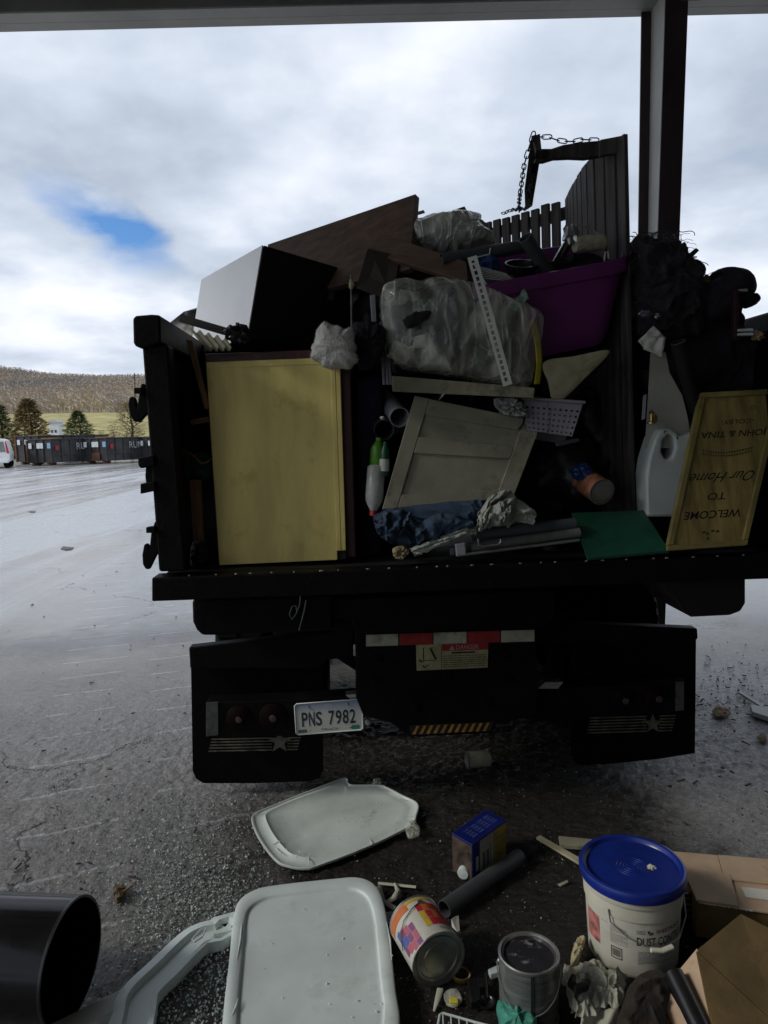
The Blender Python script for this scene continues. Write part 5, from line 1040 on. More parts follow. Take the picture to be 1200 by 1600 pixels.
m.build('mesh_loops', MATS['net_strand'], root, kind='stuff')
MB().slab(quadpx([(1058, 412), (1088, 387), (1093, 391), (1064, 420)], 3.08), (0, 0.015, 0)).build('stick', blackmat, None, 'dark flat stick poking up out of the netting', 'stick', bevel=0.002)
lump(MB(), P(1100, 440, 3.15), (0.03, 0.03, 0.022), 0.6, 6, 20, 3, 0.012, 40).build('straw_clump', M('straw_pale', (0.34, 0.27, 0.15), 0.9, 0, 0.4, 40, 0.5, 60), None, 'pale straw clump between netting and hooded jacket', 'straw', smooth=50)
ho = [(1020, 620), (1030, 520), (1045, 480), (1062, 465), (1092, 462), (1105, 445), (1117, 434), (1116, 425), (1132, 420), (1152, 421), (1168, 431), (1176, 447), (1174, 460), (1166, 470), (1172, 476), (1164, 481), (1156, 474), (1153, 500), (1158, 530), (1190, 540), (1215, 620)]
root = thing('hooded_jacket', 'black hooded jacket slumped over the right end of the load', 'jacket', P(1110, 610, 3.1))
MB()
b1 = [(1040, 640), (1035, 540), (1046, 482), (1064, 465), (1100, 462), (1125, 470), (1150, 490), (1158, 530), (1185, 545), (1205, 640)]
inflate(MB(), [P(x, y, 3.26) for x, y in b1], 0.12, 0.15, 36, 220, 6, 0.05, 31.0, power=0.45).build('body', blackcloth, root, smooth=70)
b2_ = [(1088, 480), (1100, 450), (1114, 438), (1118, 433), (1115, 427), (1122, 421), (1140, 419), (1160, 424), (1172, 436), (1176, 450), (1172, 462), (1160, 470), (1148, 478), (1130, 495), (1105, 500)]
inflate(MB(), [P(x, y, 3.10) for x, y in b2_], 0.10, 0.12, 20, 140, 9, 0.012, 33.0, power=0.5).build('hood', blackcloth, root, smooth=70)
inflate(MB(), [P(x, y, 3.08) for x, y in ((1150, 460), (1168, 462), (1174, 459), (1182, 459), (1187, 467), (1180, 476), (1172, 480), (1164, 482), (1156, 474))], 0.03, 0.03, 10, 70, 30, 0.006, 35.0).build('sleeve_end', blackcloth, root, smooth=60)
MB().slab(quadpx([(1147, 453), (1155, 453), (1156, 530), (1148, 531)], 2.98), (0, 0.03, 0)).build('red_slat', M('blackened_red', (0.028, 0.008, 0.009), 0.5), None, 'dark red slat standing in front of the hooded jacket', 'slat', bevel=0.002)
MB().slab(quadpx([(1155, 451.5), (1168, 451), (1168, 455), (1155, 455)], 2.985), (0, 0.02, 0)).build('lit_edge', pvc, None, 'thin pale strip painting light on the top of the red slat', 'trim')  # pale strip stands for light catching the slat's top edge
for i, (y0, lab) in enumerate(((514, 'upper white strip under the right side rail'), (520.5, 'lower white strip under the right side rail'))):
    MB().slab(quadpx([(1154, y0), (1176, y0-1), (1178, y0+3), (1154, y0+3.5)], 2.97), (0, 0.03, 0)).build('white_strip', whitepl, None, lab, 'strip', 'white strips by the red slat')
lump(MB(), P(1184, 524, 3.0), (0.022, 0.02, 0.016), 0.6, 6, 18, 6, 0.01, 50).build('paper_scrap', tan, None, 'tan paper scrap at the ends of the white strips', 'paper', smooth=40)
lump(MB(), P(1008, 491, 3.0), (0.026, 0.025, 0.014), 0.3, 5, 20, 9).build('glass_jar', M('grey_glass', (0.12, 0.12, 0.16), 0.15, 0, 0.3, 30), None, 'small glassy jar lying below the netting', 'jar', smooth=50)
lump(MB(), P(1026, 494, 3.0), (0.012, 0.012, 0.012), 0.5, 6, 14, 9).build('metal_bit', chrome, None, 'shiny bit of metal beside the small glassy jar', 'metal', smooth=50)
# --- dark sacks added behind the load so its gaps look dark
fillm = M('filler_black', (0.008, 0.008, 0.010), 0.42, 0, 0.4, 6, 0.5, 14)
fillers = [((880, 565, 3.62), (0.24, 0.16, 0.16), 'added dark filler behind the purple tote'), ((1020, 560, 3.55), (0.20, 0.2, 0.26), 'added dark filler behind the papers'), ((870, 745, 3.35), (0.20, 0.22, 0.20), 'added dark filler behind the small tin'), ((760, 700, 3.5), (0.32, 0.3, 0.32), 'added dark filler hidden behind the panel door'), ((940, 690, 3.55), (0.25, 0.3, 0.30), 'added dark filler beneath the carpet scrap'), ((610, 560, 3.6), (0.25, 0.35, 0.3), 'added dark filler behind the stuffing wad'),
         ((1100, 650, 3.5), (0.33, 0.22, 0.33), 'added dark filler behind the wooden sign'), ((1120, 590, 3.55), (0.22, 0.2, 0.18), 'added dark filler under the hooded jacket'), ((600, 780, 3.45), (0.25, 0.25, 0.3), 'added dark filler behind the upside down bottle'), ((1040, 780, 3.4), (0.3, 0.25, 0.3), 'added dark filler behind the plastic jug'),
         ((880, 840, 3.2), (0.22, 0.16, 0.09), 'added flat dark filler under the green board'), ((430, 620, 4.2), (0.6, 0.5, 0.6), 'added large dark filler behind the cabinet'), ((720, 480, 3.75), (0.4, 0.3, 0.35), 'added dark filler behind the big clear bag'), ((620, 460, 3.7), (0.3, 0.25, 0.3), 'added dark filler under the tilted brown board')]
for i, ((x, y, yy), r, lab) in enumerate(fillers):
    lump(MB(), P(x, y, yy), r, 0.18, 4, 44, i*1.7, 0.05, 9).build('dark_filler', fillm, None, lab, 'sack', 'black sacks added to darken gaps in the bed', smooth=60)
MB().slab(quadpx([(868, 690), (905, 684), (906, 690), (870, 698)], 2.98), (0, 0.02, 0)).build('grey_remote', slate, None, 'small dark grey bar below the perforated basket', 'bar', bevel=0.003)

# ================================================================== ON THE FLOOR
def gpts(pts, z=0.0): return [G(x, y, z) for x, y in pts]
def scaled(pts, s, c, z=None, dz=0.0):
    out = []
    for p in pts:
        q_ = c+(p-c)*s; q_.z = (p.z if z is None else z)+dz; out.append(q_)
    return out
def rings(mb, lps, cap=True):
    n_ = len(lps[0]); b0 = len(mb.v)
    for l_ in lps: mb.v += [V(p) for p in l_]
    for j in range(len(lps)-1):
        for k in range(n_): mb.f.append((b0+j*n_+k, b0+j*n_+(k+1) % n_, b0+(j+1)*n_+(k+1) % n_, b0+(j+1)*n_+k))
    if cap: mb.f.append(tuple(b0+(len(lps)-1)*n_+k for k in range(n_)))
    return mb
# --- big white lid
o_ = smooth_outline(gpts([(364, 1440), (372, 1408), (396, 1390), (430, 1382), (520, 1372), (560, 1370), (586, 1382), (600, 1412), (609, 1470), (617, 1540), (624, 1590), (616, 1640), (590, 1655), (500, 1660), (400, 1665), (362, 1658), (347, 1630), (350, 1570), (358, 1500)], 0.055), 120)
c = sum(o_, V((0, 0, 0)))/len(o_); random.seed(5)
m = MB(); rings(m, [scaled(o_, 1.0, c, 0.004), scaled(o_, 1.005, c, 0.045), scaled(o_, 0.995, c, 0.053), scaled(o_, 0.975, c, 0.056), scaled(o_, 0.86, c, 0.0545), scaled(o_, 0.848, c, 0.052), scaled(o_, 0.84, c, 0.047), scaled(o_, 0.83, c, 0.0455), scaled(o_, 0.80, c, 0.0450), scaled(o_, 0.5, c, 0.0465), scaled(o_, 0.2, c, 0.047)])
root = thing('square_lid', 'large white square bin lid lying whole on the floor in front', 'lid', V((c.x, c.y, 0)), 'white plastic lids')
m.build('lid', whitepl, root, smooth=40)
for pts in (((372, 1560), (362, 1586)), ((604, 1440), (612, 1500)), ((370, 1500), (378, 1440))):
    a, b_ = [G(x, y, 0.057) for x, y in pts]; m = MB(); m.tube([a, (a+b_)/2+V((0.003, 0, 0.001)), b_], [0.001, 0.003, 0.001], 6, flat=(1, 0.5)); m.build('scuff', greyink if False else whitepl, root)
# --- broken lid
o_ = smooth_outline(gpts([(393, 1288), (398, 1276), (430, 1262), (490, 1240), (538, 1221), (545, 1229), (555, 1231), (592, 1231), (606, 1236), (630, 1254), (653, 1268), (652, 1284), (640, 1300), (570, 1334), (500, 1360), (478, 1364), (450, 1360), (430, 1350), (405, 1318)], 0.0), 140)
c = sum(o_, V((0, 0, 0)))/len(o_)
def sag(p, dz): return V((p.x, p.y, 0.006+dz+0.035*max(0, noise.noise(V((p.x*2.2, p.y*2.2, 1)))+0.1)))
m = MB(); rings(m, [[sag(p, 0.004) for p in scaled(o_, 1.0, c, 0)], [sag(p, 0.012) for p in scaled(o_, 0.992, c, 0)], [sag(p, 0.012) for p in scaled(o_, 0.975, c, 0)], [sag(p, 0.006) for p in scaled(o_, 0.96, c, 0)], [sag(p, 0.005) for p in scaled(o_, 0.87, c, 0)], [sag(p, 0.007+0.010*max(0, min(1, (c.x-p.x)*6))) for p in scaled(o_, 0.83, c, 0)], [sag(p, 0.004) for p in scaled(o_, 0.78, c, 0)], [sag(p, 0.003) for p in scaled(o_, 0.5, c, 0)], [sag(p, 0.002) for p in scaled(o_, 0.2, c, 0)]])
root = thing('broken_lid', 'cloudy white lid with a torn right end lying under the truck rear', 'lid', V((c.x, c.y, 0)), 'white plastic lids')
o2 = m.build('lid', whitetr, root, smooth=50); o2.modifiers.new('s', 'SOLIDIFY').thickness = 0.003
for (x0, y0), (x1, y1) in (((430, 1324), (440, 1334)), ((482, 1338), (484, 1350)), ((577, 1310), (582, 1318)), ((424, 1318), (438, 1314))):
    m = MB(); m.tube([G(x0, y0, 0.02), G(x1, y1, 0.03)], 0.003, 6, flat=(1, 0.4)); m.build('rib', whitetr, root)
inflate(MB(), gpts([(634, 1290), (648, 1286), (656, 1298), (646, 1308), (636, 1306)], 0.02), 0.02, 0.015, 8, 50, 40, 0.01, 3, (0, 0, 1)).build('film_scrap', clearbag, None, 'scrap of clear film at the torn end of the broken lid', 'film', smooth=50)
lump(MB(), G(588, 1223, 0.015), (0.02, 0.018, 0.016), 0.6, 7, 18, 4, 0.012, 60).build('film_scrap', clearbag, None, 'crumpled clear film just above the broken lid', 'film', smooth=40)
# --- white moulded frame, bottom left
def channel(path, w, h, name, mat, parent, z=0.0, bev=0.006):
    pts = [V(p) for p in path]; Lp, Rp = [], []
    for i, p in enumerate(pts):
        t = (pts[min(i+1, len(pts)-1)]-pts[max(i-1, 0)]).normalized(); nn_ = V((-t.y, t.x, 0)).normalized(); Lp.append(p+nn_*w/2); Rp.append(p-nn_*w/2)
    m = MB(); k = len(pts)
    prof = [(0.0, 0.0), (0.0, 1.0), (0.10, 1.0), (0.16, 0.55), (0.60, 0.50), (0.66, 0.95), (0.9, 0.8), (1.0, 0.1)]
    lps = []
    for i in range(k): lps.append([Lp[i].lerp(Rp[i], a)+V((0, 0, z+h*b_)) for a, b_ in prof])
    npf = len(prof)
    for l_ in lps: m.v += l_
    for i in range(k-1):
        for j in range(npf-1): m.f.append((i*npf+j, i*npf+j+1, (i+1)*npf+j+1, (i+1)*npf+j))
    m.f.append(tuple(range(npf))); m.f.append(tuple((k-1)*npf+j for j in range(npf)))
    return m.build(name, mat, parent, smooth=35)
root = thing('moulded_surround', 'white moulded plastic frame corner left of the big lid', 'frame', G(260, 1560))
pth = smooth_outline(gpts([(366, 1467), (340, 1466), (316, 1471), (296, 1484), (256, 1524), (218, 1562), (208, 1592), (203, 1680), (300, 1700), (450, 1690)]), 60)
channel(pth[1:43], 0.135, 0.038, 'frame', whitepl, root)
m = MB(); hcl = gpts([(314, 1452), (322, 1450), (316, 1464), (304, 1472), (300, 1468)], 0.052); m.tube(hcl, 0.003, 6, closed=True); m.build('slot_rim', whitepl, root)
root2 = thing('plastic_bar', 'pale plastic bar beside the black barrel, bottom left', 'bar', G(130, 1590))
MB().prism(gpts([(40, 1618), (185, 1547), (194, 1540), (197, 1556), (186, 1578), (60, 1640)], 0.03), (0, 0, -0.028)).build('bar', M('grubby_white', (0.40, 0.41, 0.36), 0.45, 0, 0.15, 6, dirt=(0.2, 0.2, 0.17), damt=0.3), root2, bevel=0.006)
MB().prism(gpts([(186, 1548), (194, 1541), (197, 1552), (192, 1574)], 0.034), (0, 0, -0.003)).build('end_lip', whitepl, root2, bevel=0.001)
# --- black barrel lying on its side
R_ = 0.168; ec = G(112, 1500, R_); ax = V((-1, 0.10, 0)).normalized()
m = MB(); m.lathe([(0.0, 0.55), (R_*0.94, 0.55), (R_*0.955, 0.02), (R_*0.96, 0.0), (R_, 0.0), (R_, 0.02), (R_*0.99, 0.8), (R_*0.97, 0.82), (0, 0.82)], ec, ax, 72)
root = thing('black_barrel', 'glossy black round bin lying on its side, open end right', 'bin', V((ec.x-0.3, ec.y, 0))); m.build('drum', M('gloss_black', (0.005, 0.005, 0.0055), 0.16, 0, 0.2, 6, 0.04, 20, rvar=0.2, spec=0.25), root, smooth=40)
MB().lathe([(R_*0.962, 0.001), (R_*0.962, -0.003), (R_*1.004, -0.003), (R_*1.004, 0.004)], ec, ax, 72).build('rim', blackpl, root, smooth=40)
# --- bucket of joint compound
bc = G(985, 1505); R_ = 0.150; tl = V((-0.02, -0.01, 1)).normalized(); H_ = 0.355
lc = G(988, 1352, 0.283); bc = lc-tl*(0.283/tl.z); bc.z = 0
root = thing('compound_bucket', 'white pail with blue lid and wire handle, labels facing us', 'bucket', bc); root.scale = (1.048, 1.048, 0.815)
MB().lathe([(0, 0.0), (0.128, 0.0), (0.131, 0.006), (0.1385, 0.235), (0.1425, 0.237), (0.1435, 0.25), (0.1435, 0.290), (0.147, 0.292), (0.149, 0.30), (0.149, 0.33), (0.14, 0.335)], bc, tl, 72).build('pail', bucketwh, root, smooth=35)
lid = MB().lathe([(0.150, 0.316), (0.154, 0.318), (0.156, 0.335), (0.156, 0.350), (0.153, 0.358), (0.146, 0.361), (0.140, 0.358), (0.137, 0.348), (0.134, 0.343), (0.10, 0.343), (0.0, 0.343)], bc, tl, 72).build('lid', bluelid, root, smooth=35)
for rr_ in (0.016, 0.026, 0.036, 0.046): MB().lathe([(rr_-0.003, 0.3432), (rr_-0.0015, 0.3450), (rr_+0.0015, 0.3450), (rr_+0.003, 0.3432)], bc, tl, 48).build('moulded_ring', bluelid, lid, smooth=50)
lump(MB(), bc+tl*0.347+V((0.055, -0.01, 0)), (0.012, 0.012, 0.004), 0.6, 6, 18, 3).build('plaster_splash', bucketwh, lid, smooth=50)
tx_ = tl.cross(V((0, -1, 0))).normalized()
def onpail(u, v, off=0.0008):                                # u = angle in radians from facing us (right positive), v = height in metres
    r = 0.131+(0.1385-0.131)*v/0.235+off; fwd = tl.cross(tx_).normalized(); fwd = fwd if fwd.y < 0 else -fwd
    return bc+tl*v+(fwd*math.cos(u)+V((1, 0, 0))*math.sin(u))*r
def pailtext(s, u0_, u1_, vt, vb_, mat, name='lettering', bold=0.0):
    m = MB(); text_on(m, s, lambda u, v: onpail(u, v, 0.0014), u0_, vt, u1_, vb_, bold=bold); return m.build(name, mat, root)
du = math.atan2(bc.x, bc.y)*-1                               # towards the camera
def pq_(u0_, u1_, vt, vb_, mat, name, off=0.0009):
    m = MB(); n_ = max(1, int(abs(u1_-u0_)/0.06)+1)
    for i in range(n_):
        a, b_ = u0_+(u1_-u0_)*i/n_, u0_+(u1_-u0_)*(i+1)/n_
        m.add([onpail(a, vt, off), onpail(b_, vt, off), onpail(b_, vb_, off), onpail(a, vb_, off)], [(0, 1, 2, 3)])
    return m.build(name, mat, root)
pq_(du-1.25, du+1.3, 0.228, 0.012, M('bucket_label', (0.55, 0.54, 0.46), 0.55, 0, 0.08, 7, dirt=(0.32, 0.29, 0.2), damt=0.2, dscale=9), 'paper_label', 0.0006)
pailtext('DUST CONTROL', du+0.10, du+1.32, 0.176, 0.142, ink, bold=0.012); pailtext('USG', du+0.10, du+0.27, 0.206, 0.190, greyink, bold=0.01)
pailtext('SHEETROCK', du+0.50, du+1.2, 0.206, 0.190, M('maroon_print', (0.16, 0.03, 0.03), 0.6, 0, 0.2, 20), bold=0.01)
m = MB()
for a, b_, c_, d_ in ((0.31, 0.204, 0.37, 0.192), (0.38, 0.198, 0.44, 0.188), (0.34, 0.192, 0.40, 0.186)): m.add([onpail(du+a, b_, 0.0014), onpail(du+c_, b_, 0.0014), onpail(du+c_-0.02, d_, 0.0014), onpail(du+a+0.02, d_, 0.0014)], [(0, 1, 2, 3)])
m.build('logo_mark', ink, root)
pq_(du-1.15, du-0.72, 0.20, 0.085, M('pink_panel', (0.40, 0.15, 0.13), 0.6, 0, 0.5, 40), 'notice_panel', 0.0012)
def lines(u0_, u1_, vt, vb_, n_, mat):
    m = MB(); rg = random.Random(9)
    for k in range(n_):
        v = vt+(vb_-vt)*k/n_; a = u0_
        while a < u1_-0.02:
            b_ = min(u1_, a+rg.uniform(0.03, 0.10)); m.add([onpail(a, v, 0.0014), onpail(b_, v, 0.0014), onpail(b_, v-0.0022, 0.0014), onpail(a, v-0.0022, 0.0014)], [(0, 1, 2, 3)]); a = b_+0.012
            if rg.random() < 0.08: break
    return m.build('small_print', mat, root)
lines(du-0.45, du-0.08, 0.195, 0.125, 15, greyink); lines(du+0.12, du+0.95, 0.118, 0.062, 11, greyink); lines(du-0.66, du-0.50, 0.20, 0.10, 1, greyink)
for a, b_, c_, d_ in ((-0.44, -0.20, 0.112, 0.108), (-0.44, -0.20, 0.068, 0.064), (-0.44, -0.425, 0.108, 0.068), (-0.215, -0.20, 0.108, 0.068)): pq_(du+a, du+b_, c_, d_, ink, 'panel_border', 0.0014)
m = MB()
for k in range(14):
    a = -0.405+k*0.0125; m.add([onpail(du+a, 0.104, 0.0014), onpail(du+a+(0.004 if k % 3 else 0.008), 0.104, 0.0014), onpail(du+a+(0.004 if k % 3 else 0.008), 0.074, 0.0014), onpail(du+a, 0.074, 0.0014)], [(0, 1, 2, 3)])
m.build('bar_code', ink, root)
e1, e2 = bc+tl*0.262+V((-0.105, -0.105, 0)), bc+tl*0.262+V((0.135, -0.075, 0))
hp = [bc+tl*0.262+V((-0.105, -0.103, 0)), onpail(du-0.40, 0.215, 0.010), onpail(du-0.05, 0.178, 0.014), onpail(du+0.28, 0.160, 0.018), onpail(du+0.55, 0.150, 0.022), onpail(du+0.95, 0.165, 0.022), onpail(du+1.35, 0.21, 0.016), bc+tl*0.262+V((0.146, -0.02, 0))]
MB().tube(hp, 0.0020, 8).build('wire_handle', galv, root, smooth=50); MB().tube([onpail(du+0.33, 0.150, 0.022), onpail(du+0.52, 0.146, 0.026), onpail(du+0.74, 0.152, 0.026)], 0.0085, 12).build('grip', bucketwh, root, smooth=50)
# --- paint can lying down, colourful label
a = G(686, 1500, 0.087); b_ = G(641, 1428, 0.087); axn = (b_-a).normalized(); b_ = a+axn*0.19
t = tincan('paint_can', 'paint can on its side with a colourful patchwork label', a, b_, 0.084, M('label_white', (0.50, 0.49, 0.42), 0.45, 0, 0.12, 9, dirt=(0.3, 0.28, 0.2), damt=0.25), 'paint can', 'paint cans on the floor')
sdn = axn.cross(UP).normalized(); sdn = sdn if sdn.x > 0 else -sdn
def oncan(ang, s, off=0.0008): return a+axn*s+(UP*math.cos(ang)+sdn*math.sin(ang))*(0.084+off)
def canq(a0, a1, s0, s1, mat, name, off=0.0008, par=None):
    m = MB(); n_ = max(1, int(abs(a1-a0)/0.08)+1)
    for i in range(n_):
        p0, p1 = a0+(a1-a0)*i/n_, a0+(a1-a0)*(i+1)/n_; m.add([oncan(p0, s0, off), oncan(p1, s0, off), oncan(p1, s1, off), oncan(p0, s1, off)], [(0, 1, 2, 3)])
    return m.build(name, mat, par or t)
pal = {'r': (0.36, 0.02, 0.03), 'o': (0.48, 0.12, 0.02), 'y': (0.50, 0.33, 0.03), 'p': (0.20, 0.05, 0.16), 'b': (0.06, 0.10, 0.34), 'd': (0.22, 0.015, 0.03), 'k': (0.40, 0.08, 0.12)}
cm = {k: M('swatch_'+k, v, 0.45, 0, 0.1, 10) for k, v in pal.items()}
rows = ['ryy', 'orr', 'ror', 'ddr', 'rod']
for i, rw in enumerate(rows):
    for j, ch in enumerate(rw):
        canq(-0.20+i*0.24, -0.20+i*0.24+0.225, 0.150-j*0.036, 0.1165-j*0.036, cm[ch], 'swatch')
for i, rw in enumerate(('bbp', 'pbk', 'kpk', 'pkp')):
    for j, ch in enumerate(rw): canq(-1.45+i*0.22, -1.45+i*0.22+0.205, 0.128-j*0.034-(0.010*i), 0.0965-j*0.034-0.010*i, cm[ch], 'swatch')
canq(-1.7, -0.45, 0.180, 0.146, cm['o'], 'label_band'); canq(-0.5, 0.7, 0.180, 0.168, cm['y'], 'label_band')
m = MB(); m.lathe([(0.0, 0), (0.010, 0.0), (0.010, 0.003), (0, 0.003)], oncan(0.10, 0.155, 0.0), UP, 16); m.build('lug', tin, t)
MB().tube([oncan(0.10, 0.155, 0.004), oncan(-0.35, 0.135, 0.006), oncan(-0.8, 0.12, 0.006), oncan(-1.2, 0.10, 0.006), oncan(-1.5, 0.07, 0.005)], 0.0016, 6).build('bail', slate, t)
m = MB(); text_on(m, 'COLOR', lambda u, v: oncan(0.22+u*0.45, 0.034-v*0.011, 0.0012), 0, 0, 1, 1); m.build('lettering', ink, t)
# --- grey paint can, upright
tc_ = G(826, 1487, 0.192); gb = V((tc_.x, tc_.y, 0))
root = thing('paint_can', 'upright bare paint can with splattered lid and wire bail', 'paint can', gb, 'paint cans on the floor')
canm = M('scraped_tin', (0.20, 0.21, 0.20), 0.42, 0.55, 0.35, 5, 0.1, 30, stretch=(1, 1, 14), dirt=(0.42, 0.43, 0.40), damt=0.35, dscale=9)
MB().lathe([(0, 0.003), (0.082, 0.003), (0.085, 0.0), (0.085, 0.008), (0.083, 0.010), (0.083, 0.183)], gb, UP, 56).build('body', canm, root, smooth=40)
MB().lathe([(0.0832, 0.182), (0.0862, 0.184), (0.0862, 0.190), (0.083, 0.1925), (0.0785, 0.190), (0.0765, 0.184), (0.0745, 0.186), (0.0725, 0.186)], gb, UP, 56).build('rim', tin, root, smooth=40)
MB().lathe([(0.0728, 0.1855), (0.070, 0.179), (0.0, 0.179)], gb, UP, 48).build('lid', M('paint_splattered', (0.028, 0.026, 0.032), 0.3, 0, 0.3, 10, 0.3, 30, dirt=(0.45, 0.45, 0.42), damt=0.34, dscale=26), root, smooth=40)
tcv = V((-gb.x, -gb.y, 0)).normalized(); scv = V((tcv.y, -tcv.x, 0)); scv = scv if scv.x > 0 else -scv
MB().hexa(gb+(tcv*math.cos(0.12)+scv*math.sin(0.12))*0.0832-scv*0.004+UP*0.01, scv*0.008, tcv*0.0015, UP*0.172).build('seam', blackmat, root)
for s in (-1, 1): MB().lathe([(0.009, 0), (0.008, 0.004), (0, 0.005)], gb+scv*0.083*s+UP*0.155, scv*s, 14).build('lug', tin, root, smooth=50)
MB().tube([gb+scv*0.089*math.cos(q_)*1.0+tcv*(0.092*math.sin(q_))+UP*(0.155-0.085*math.sin(q_)) for q_ in [math.pi*k/20 for k in range(21)]], 0.0016, 6).build('bail', galv, root, smooth=50)
# --- blue detergent box with side text, white cap bottle and dark pipe
zh = 0.155
A, B, Cc = G(738, 1320, zh), G(706, 1301, zh), G(791, 1281, zh)
root = thing('blue_box', 'blue topped carton with white and yellow sides standing on the floor', 'box', V((A.x, A.y, 0)))
u_, v_ = B-A, Cc-A; dn = V((0, 0, -zh+0.002))
blue = M('box_blue', (0.006, 0.012, 0.12), 0.4, 0, 0.15, 9); MB().hexa(A, u_, v_, dn).build('carton', blue, root, bevel=0.002)
n_r = v_.cross(dn).normalized(); n_r = n_r if n_r.dot(u_) < 0 else -n_r; n_l = u_.cross(dn).normalized(); n_l = n_l if n_l.dot(v_) < 0 else -n_l
fR = lambda u, v: A+v_*u+dn*v+n_r*0.0012; fR2 = lambda u, v: A+v_*u+dn*v+n_r*0.0020; fT = lambda u, v: A+v_*u+u_*v+UP*0.0012; fL = lambda u, v: A+u_*u+dn*v+n_l*0.0012
m = MB(); quad_on(m, fR, 0.20, 0.04, 0.60, 0.98); m.build('white_panel', M('box_white', (0.28, 0.27, 0.24), 0.5, 0, 0.1, 9), root); m = MB(); quad_on(m, fR, 0.602, 0.04, 0.98, 0.98); m.build('yellow_panel', M('box_yellow', (0.26, 0.19, 0.03), 0.5, 0, 0.3, 12, stretch=(1, 1, 4)), root)
m = MB(); quad_on(m, fL, 0.03, 0.05, 0.97, 0.98); m.build('picture_panel', M('box_photo', (0.07, 0.05, 0.035), 0.5, 0, 0.7, 14), root)
m = MB()
for k in range(2):
    for j in range(7): quad_on(m, fR2, 0.28+0.11*k, 0.40+j*0.06, 0.35+0.11*k, 0.445+j*0.06)
for j in range(9): quad_on(m, fR2, 0.50, 0.30+j*0.06, 0.515, 0.345+j*0.06)
m.build('print', ink, root)
m = MB(); quad_on(m, fR2, 0.08, 0.38, 0.155, 0.75); m.build('emblem', MATS['box_white'], root)
m = MB()
for k in range(4):
    for j in range(4): quad_on(m, fT, 0.16+k*0.19, 0.22+j*0.14, 0.30+k*0.19, 0.31+j*0.14)
m.build('pale_print', M('box_pale', (0.035, 0.055, 0.20), 0.5, 0, 0.2, 30), root)
w0 = G(723, 1366, 0.03); ax = V((0.35, 0.9, 0.0)).normalized()
root = thing('squeeze_bottle', 'small bottle with white cap lying against the blue box', 'bottle', V((w0.x, w0.y, 0)))
MB().lathe([(0, -0.002), (0.020, 0.0), (0.022, 0.004), (0.022, 0.022), (0.018, 0.024)], w0, ax, 24).build('cap', whitepl, root, smooth=40); MB().lathe([(0.017, 0.024), (0.024, 0.036), (0.026, 0.10), (0.0, 0.105)], w0, ax, 24).build('body', M('bottle_tan', (0.20, 0.17, 0.11), 0.4), root, smooth=40)
pipe('black_pipe', G(694, 1420, 0.03), G(812, 1338, 0.03), 0.029, slate, 'dark grey pipe lying between blue box and patchwork can', 'pipe', wall=0.12)
# --- small bits round the cans
def arc(pts, r, name, mat, label, cat, z=0.012, fl=(1, 0.6), **k): return MB().tube([G(x, y, z) for x, y in pts], r, 10, flat=fl).build(name, mat, None, label, cat, smooth=50, **k)
wp = M('off_white_plastic', (0.50, 0.50, 0.40), 0.4, 0, 0.1, 9)
arc([(591, 1380), (650, 1386)], 0.007, 'plastic_strip', wp, 'straight off-white strip beside the big lid', 'strip')
arc([(617, 1380), (622, 1392), (615, 1404), (602, 1412)], [0.004, 0.010, 0.011, 0.009], 'plastic_hook', wp, 'curved off-white hook between big lid and patchwork can', 'hook', z=0.02)
arc([(592, 1386), (598, 1408), (618, 1420)], 0.010, 'plastic_elbow', wp, 'off-white elbow piece beside the big lid', 'elbow', z=0.015)
MB().slab([G(602, 1428, 0.03), G(614, 1426, 0.03), G(614, 1444, 0.01), G(604, 1444, 0.01)], (0, 0.01, 0)).build('grey_tab', pvc, None, 'small grey tab at the right edge of the big lid', 'tab', bevel=0.002)
MB().slab([G(705, 1436, 0.03), G(712, 1432, 0.03), G(714, 1456, 0.0), G(706, 1448, 0.0)], (0.01, 0.005, 0)).build('torn_label', paper, None, 'torn white label flap right of the patchwork can', 'label')
MB().lathe([(0.026, 0), (0.030, 0.002), (0.030, 0.012), (0.027, 0.014), (0.024, 0.012), (0.024, 0.002), (0.026, 0)], G(719, 1526, 0.004), (0.1, 0, 1), 30).build('brass_ring', brass, None, 'brass coloured screw ring by the patchwork can', 'ring', smooth=50)
arc([(688, 1545), (684, 1560), (678, 1580)], [0.010, 0.008, 0.003], 'paint_stick', wp, 'splintered pale stick below the patchwork can', 'stick', z=0.008, fl=(1, 0.3))
MB().box(G(709, 1565, 0.008), (0.025, 0.02, 0.012)).build('yellow_chip', yel, None, 'small yellow chip below the brass ring', 'chip', bevel=0.002)
inflate(MB(), gpts([(694, 1552), (712, 1545), (722, 1562), (712, 1574), (698, 1570)], 0.003), 0.006, 0.003, 6, 40, 40, 0.006, 2, (0, 0, 1)).build('clear_wrapper', clearbag, None, 'clear wrapper under the small yellow chip', 'wrapper', smooth=50)
root = thing('spatula', 'black ladle with long thin handle beside the bare paint can', 'ladle', G(760, 1560)); MB().tube([G(758, 1520, 0.02), G(761, 1560, 0.015)], 0.004, 8).build('handle', blackpl, root, smooth=50)
MB().lathe([(0, 0.0), (0.02, 0.004), (0.027, 0.016), (0.024, 0.016), (0.018, 0.007), (0, 0.004)], G(760, 1572, 0.0), UP, 24).build('bowl', blackpl, root, smooth=50)
MB().slab([G(730, 1530, 0.03), G(748, 1526, 0.03), G(750, 1560, 0.03), G(736, 1566, 0.03)], (0, 0, -0.028)).build('black_case', blackpl, None, 'flat black plastic case right of the brass ring', 'case', bevel=0.004)
MB().slab([G(762, 1514, 0.03), G(780, 1506, 0.035), G(780, 1518, 0.03), G(766, 1522, 0.028)], (0, 0, -0.02)).build('white_clip', whitepl, None, 'white clip left of the bare paint can', 'clip', bevel=0.003)
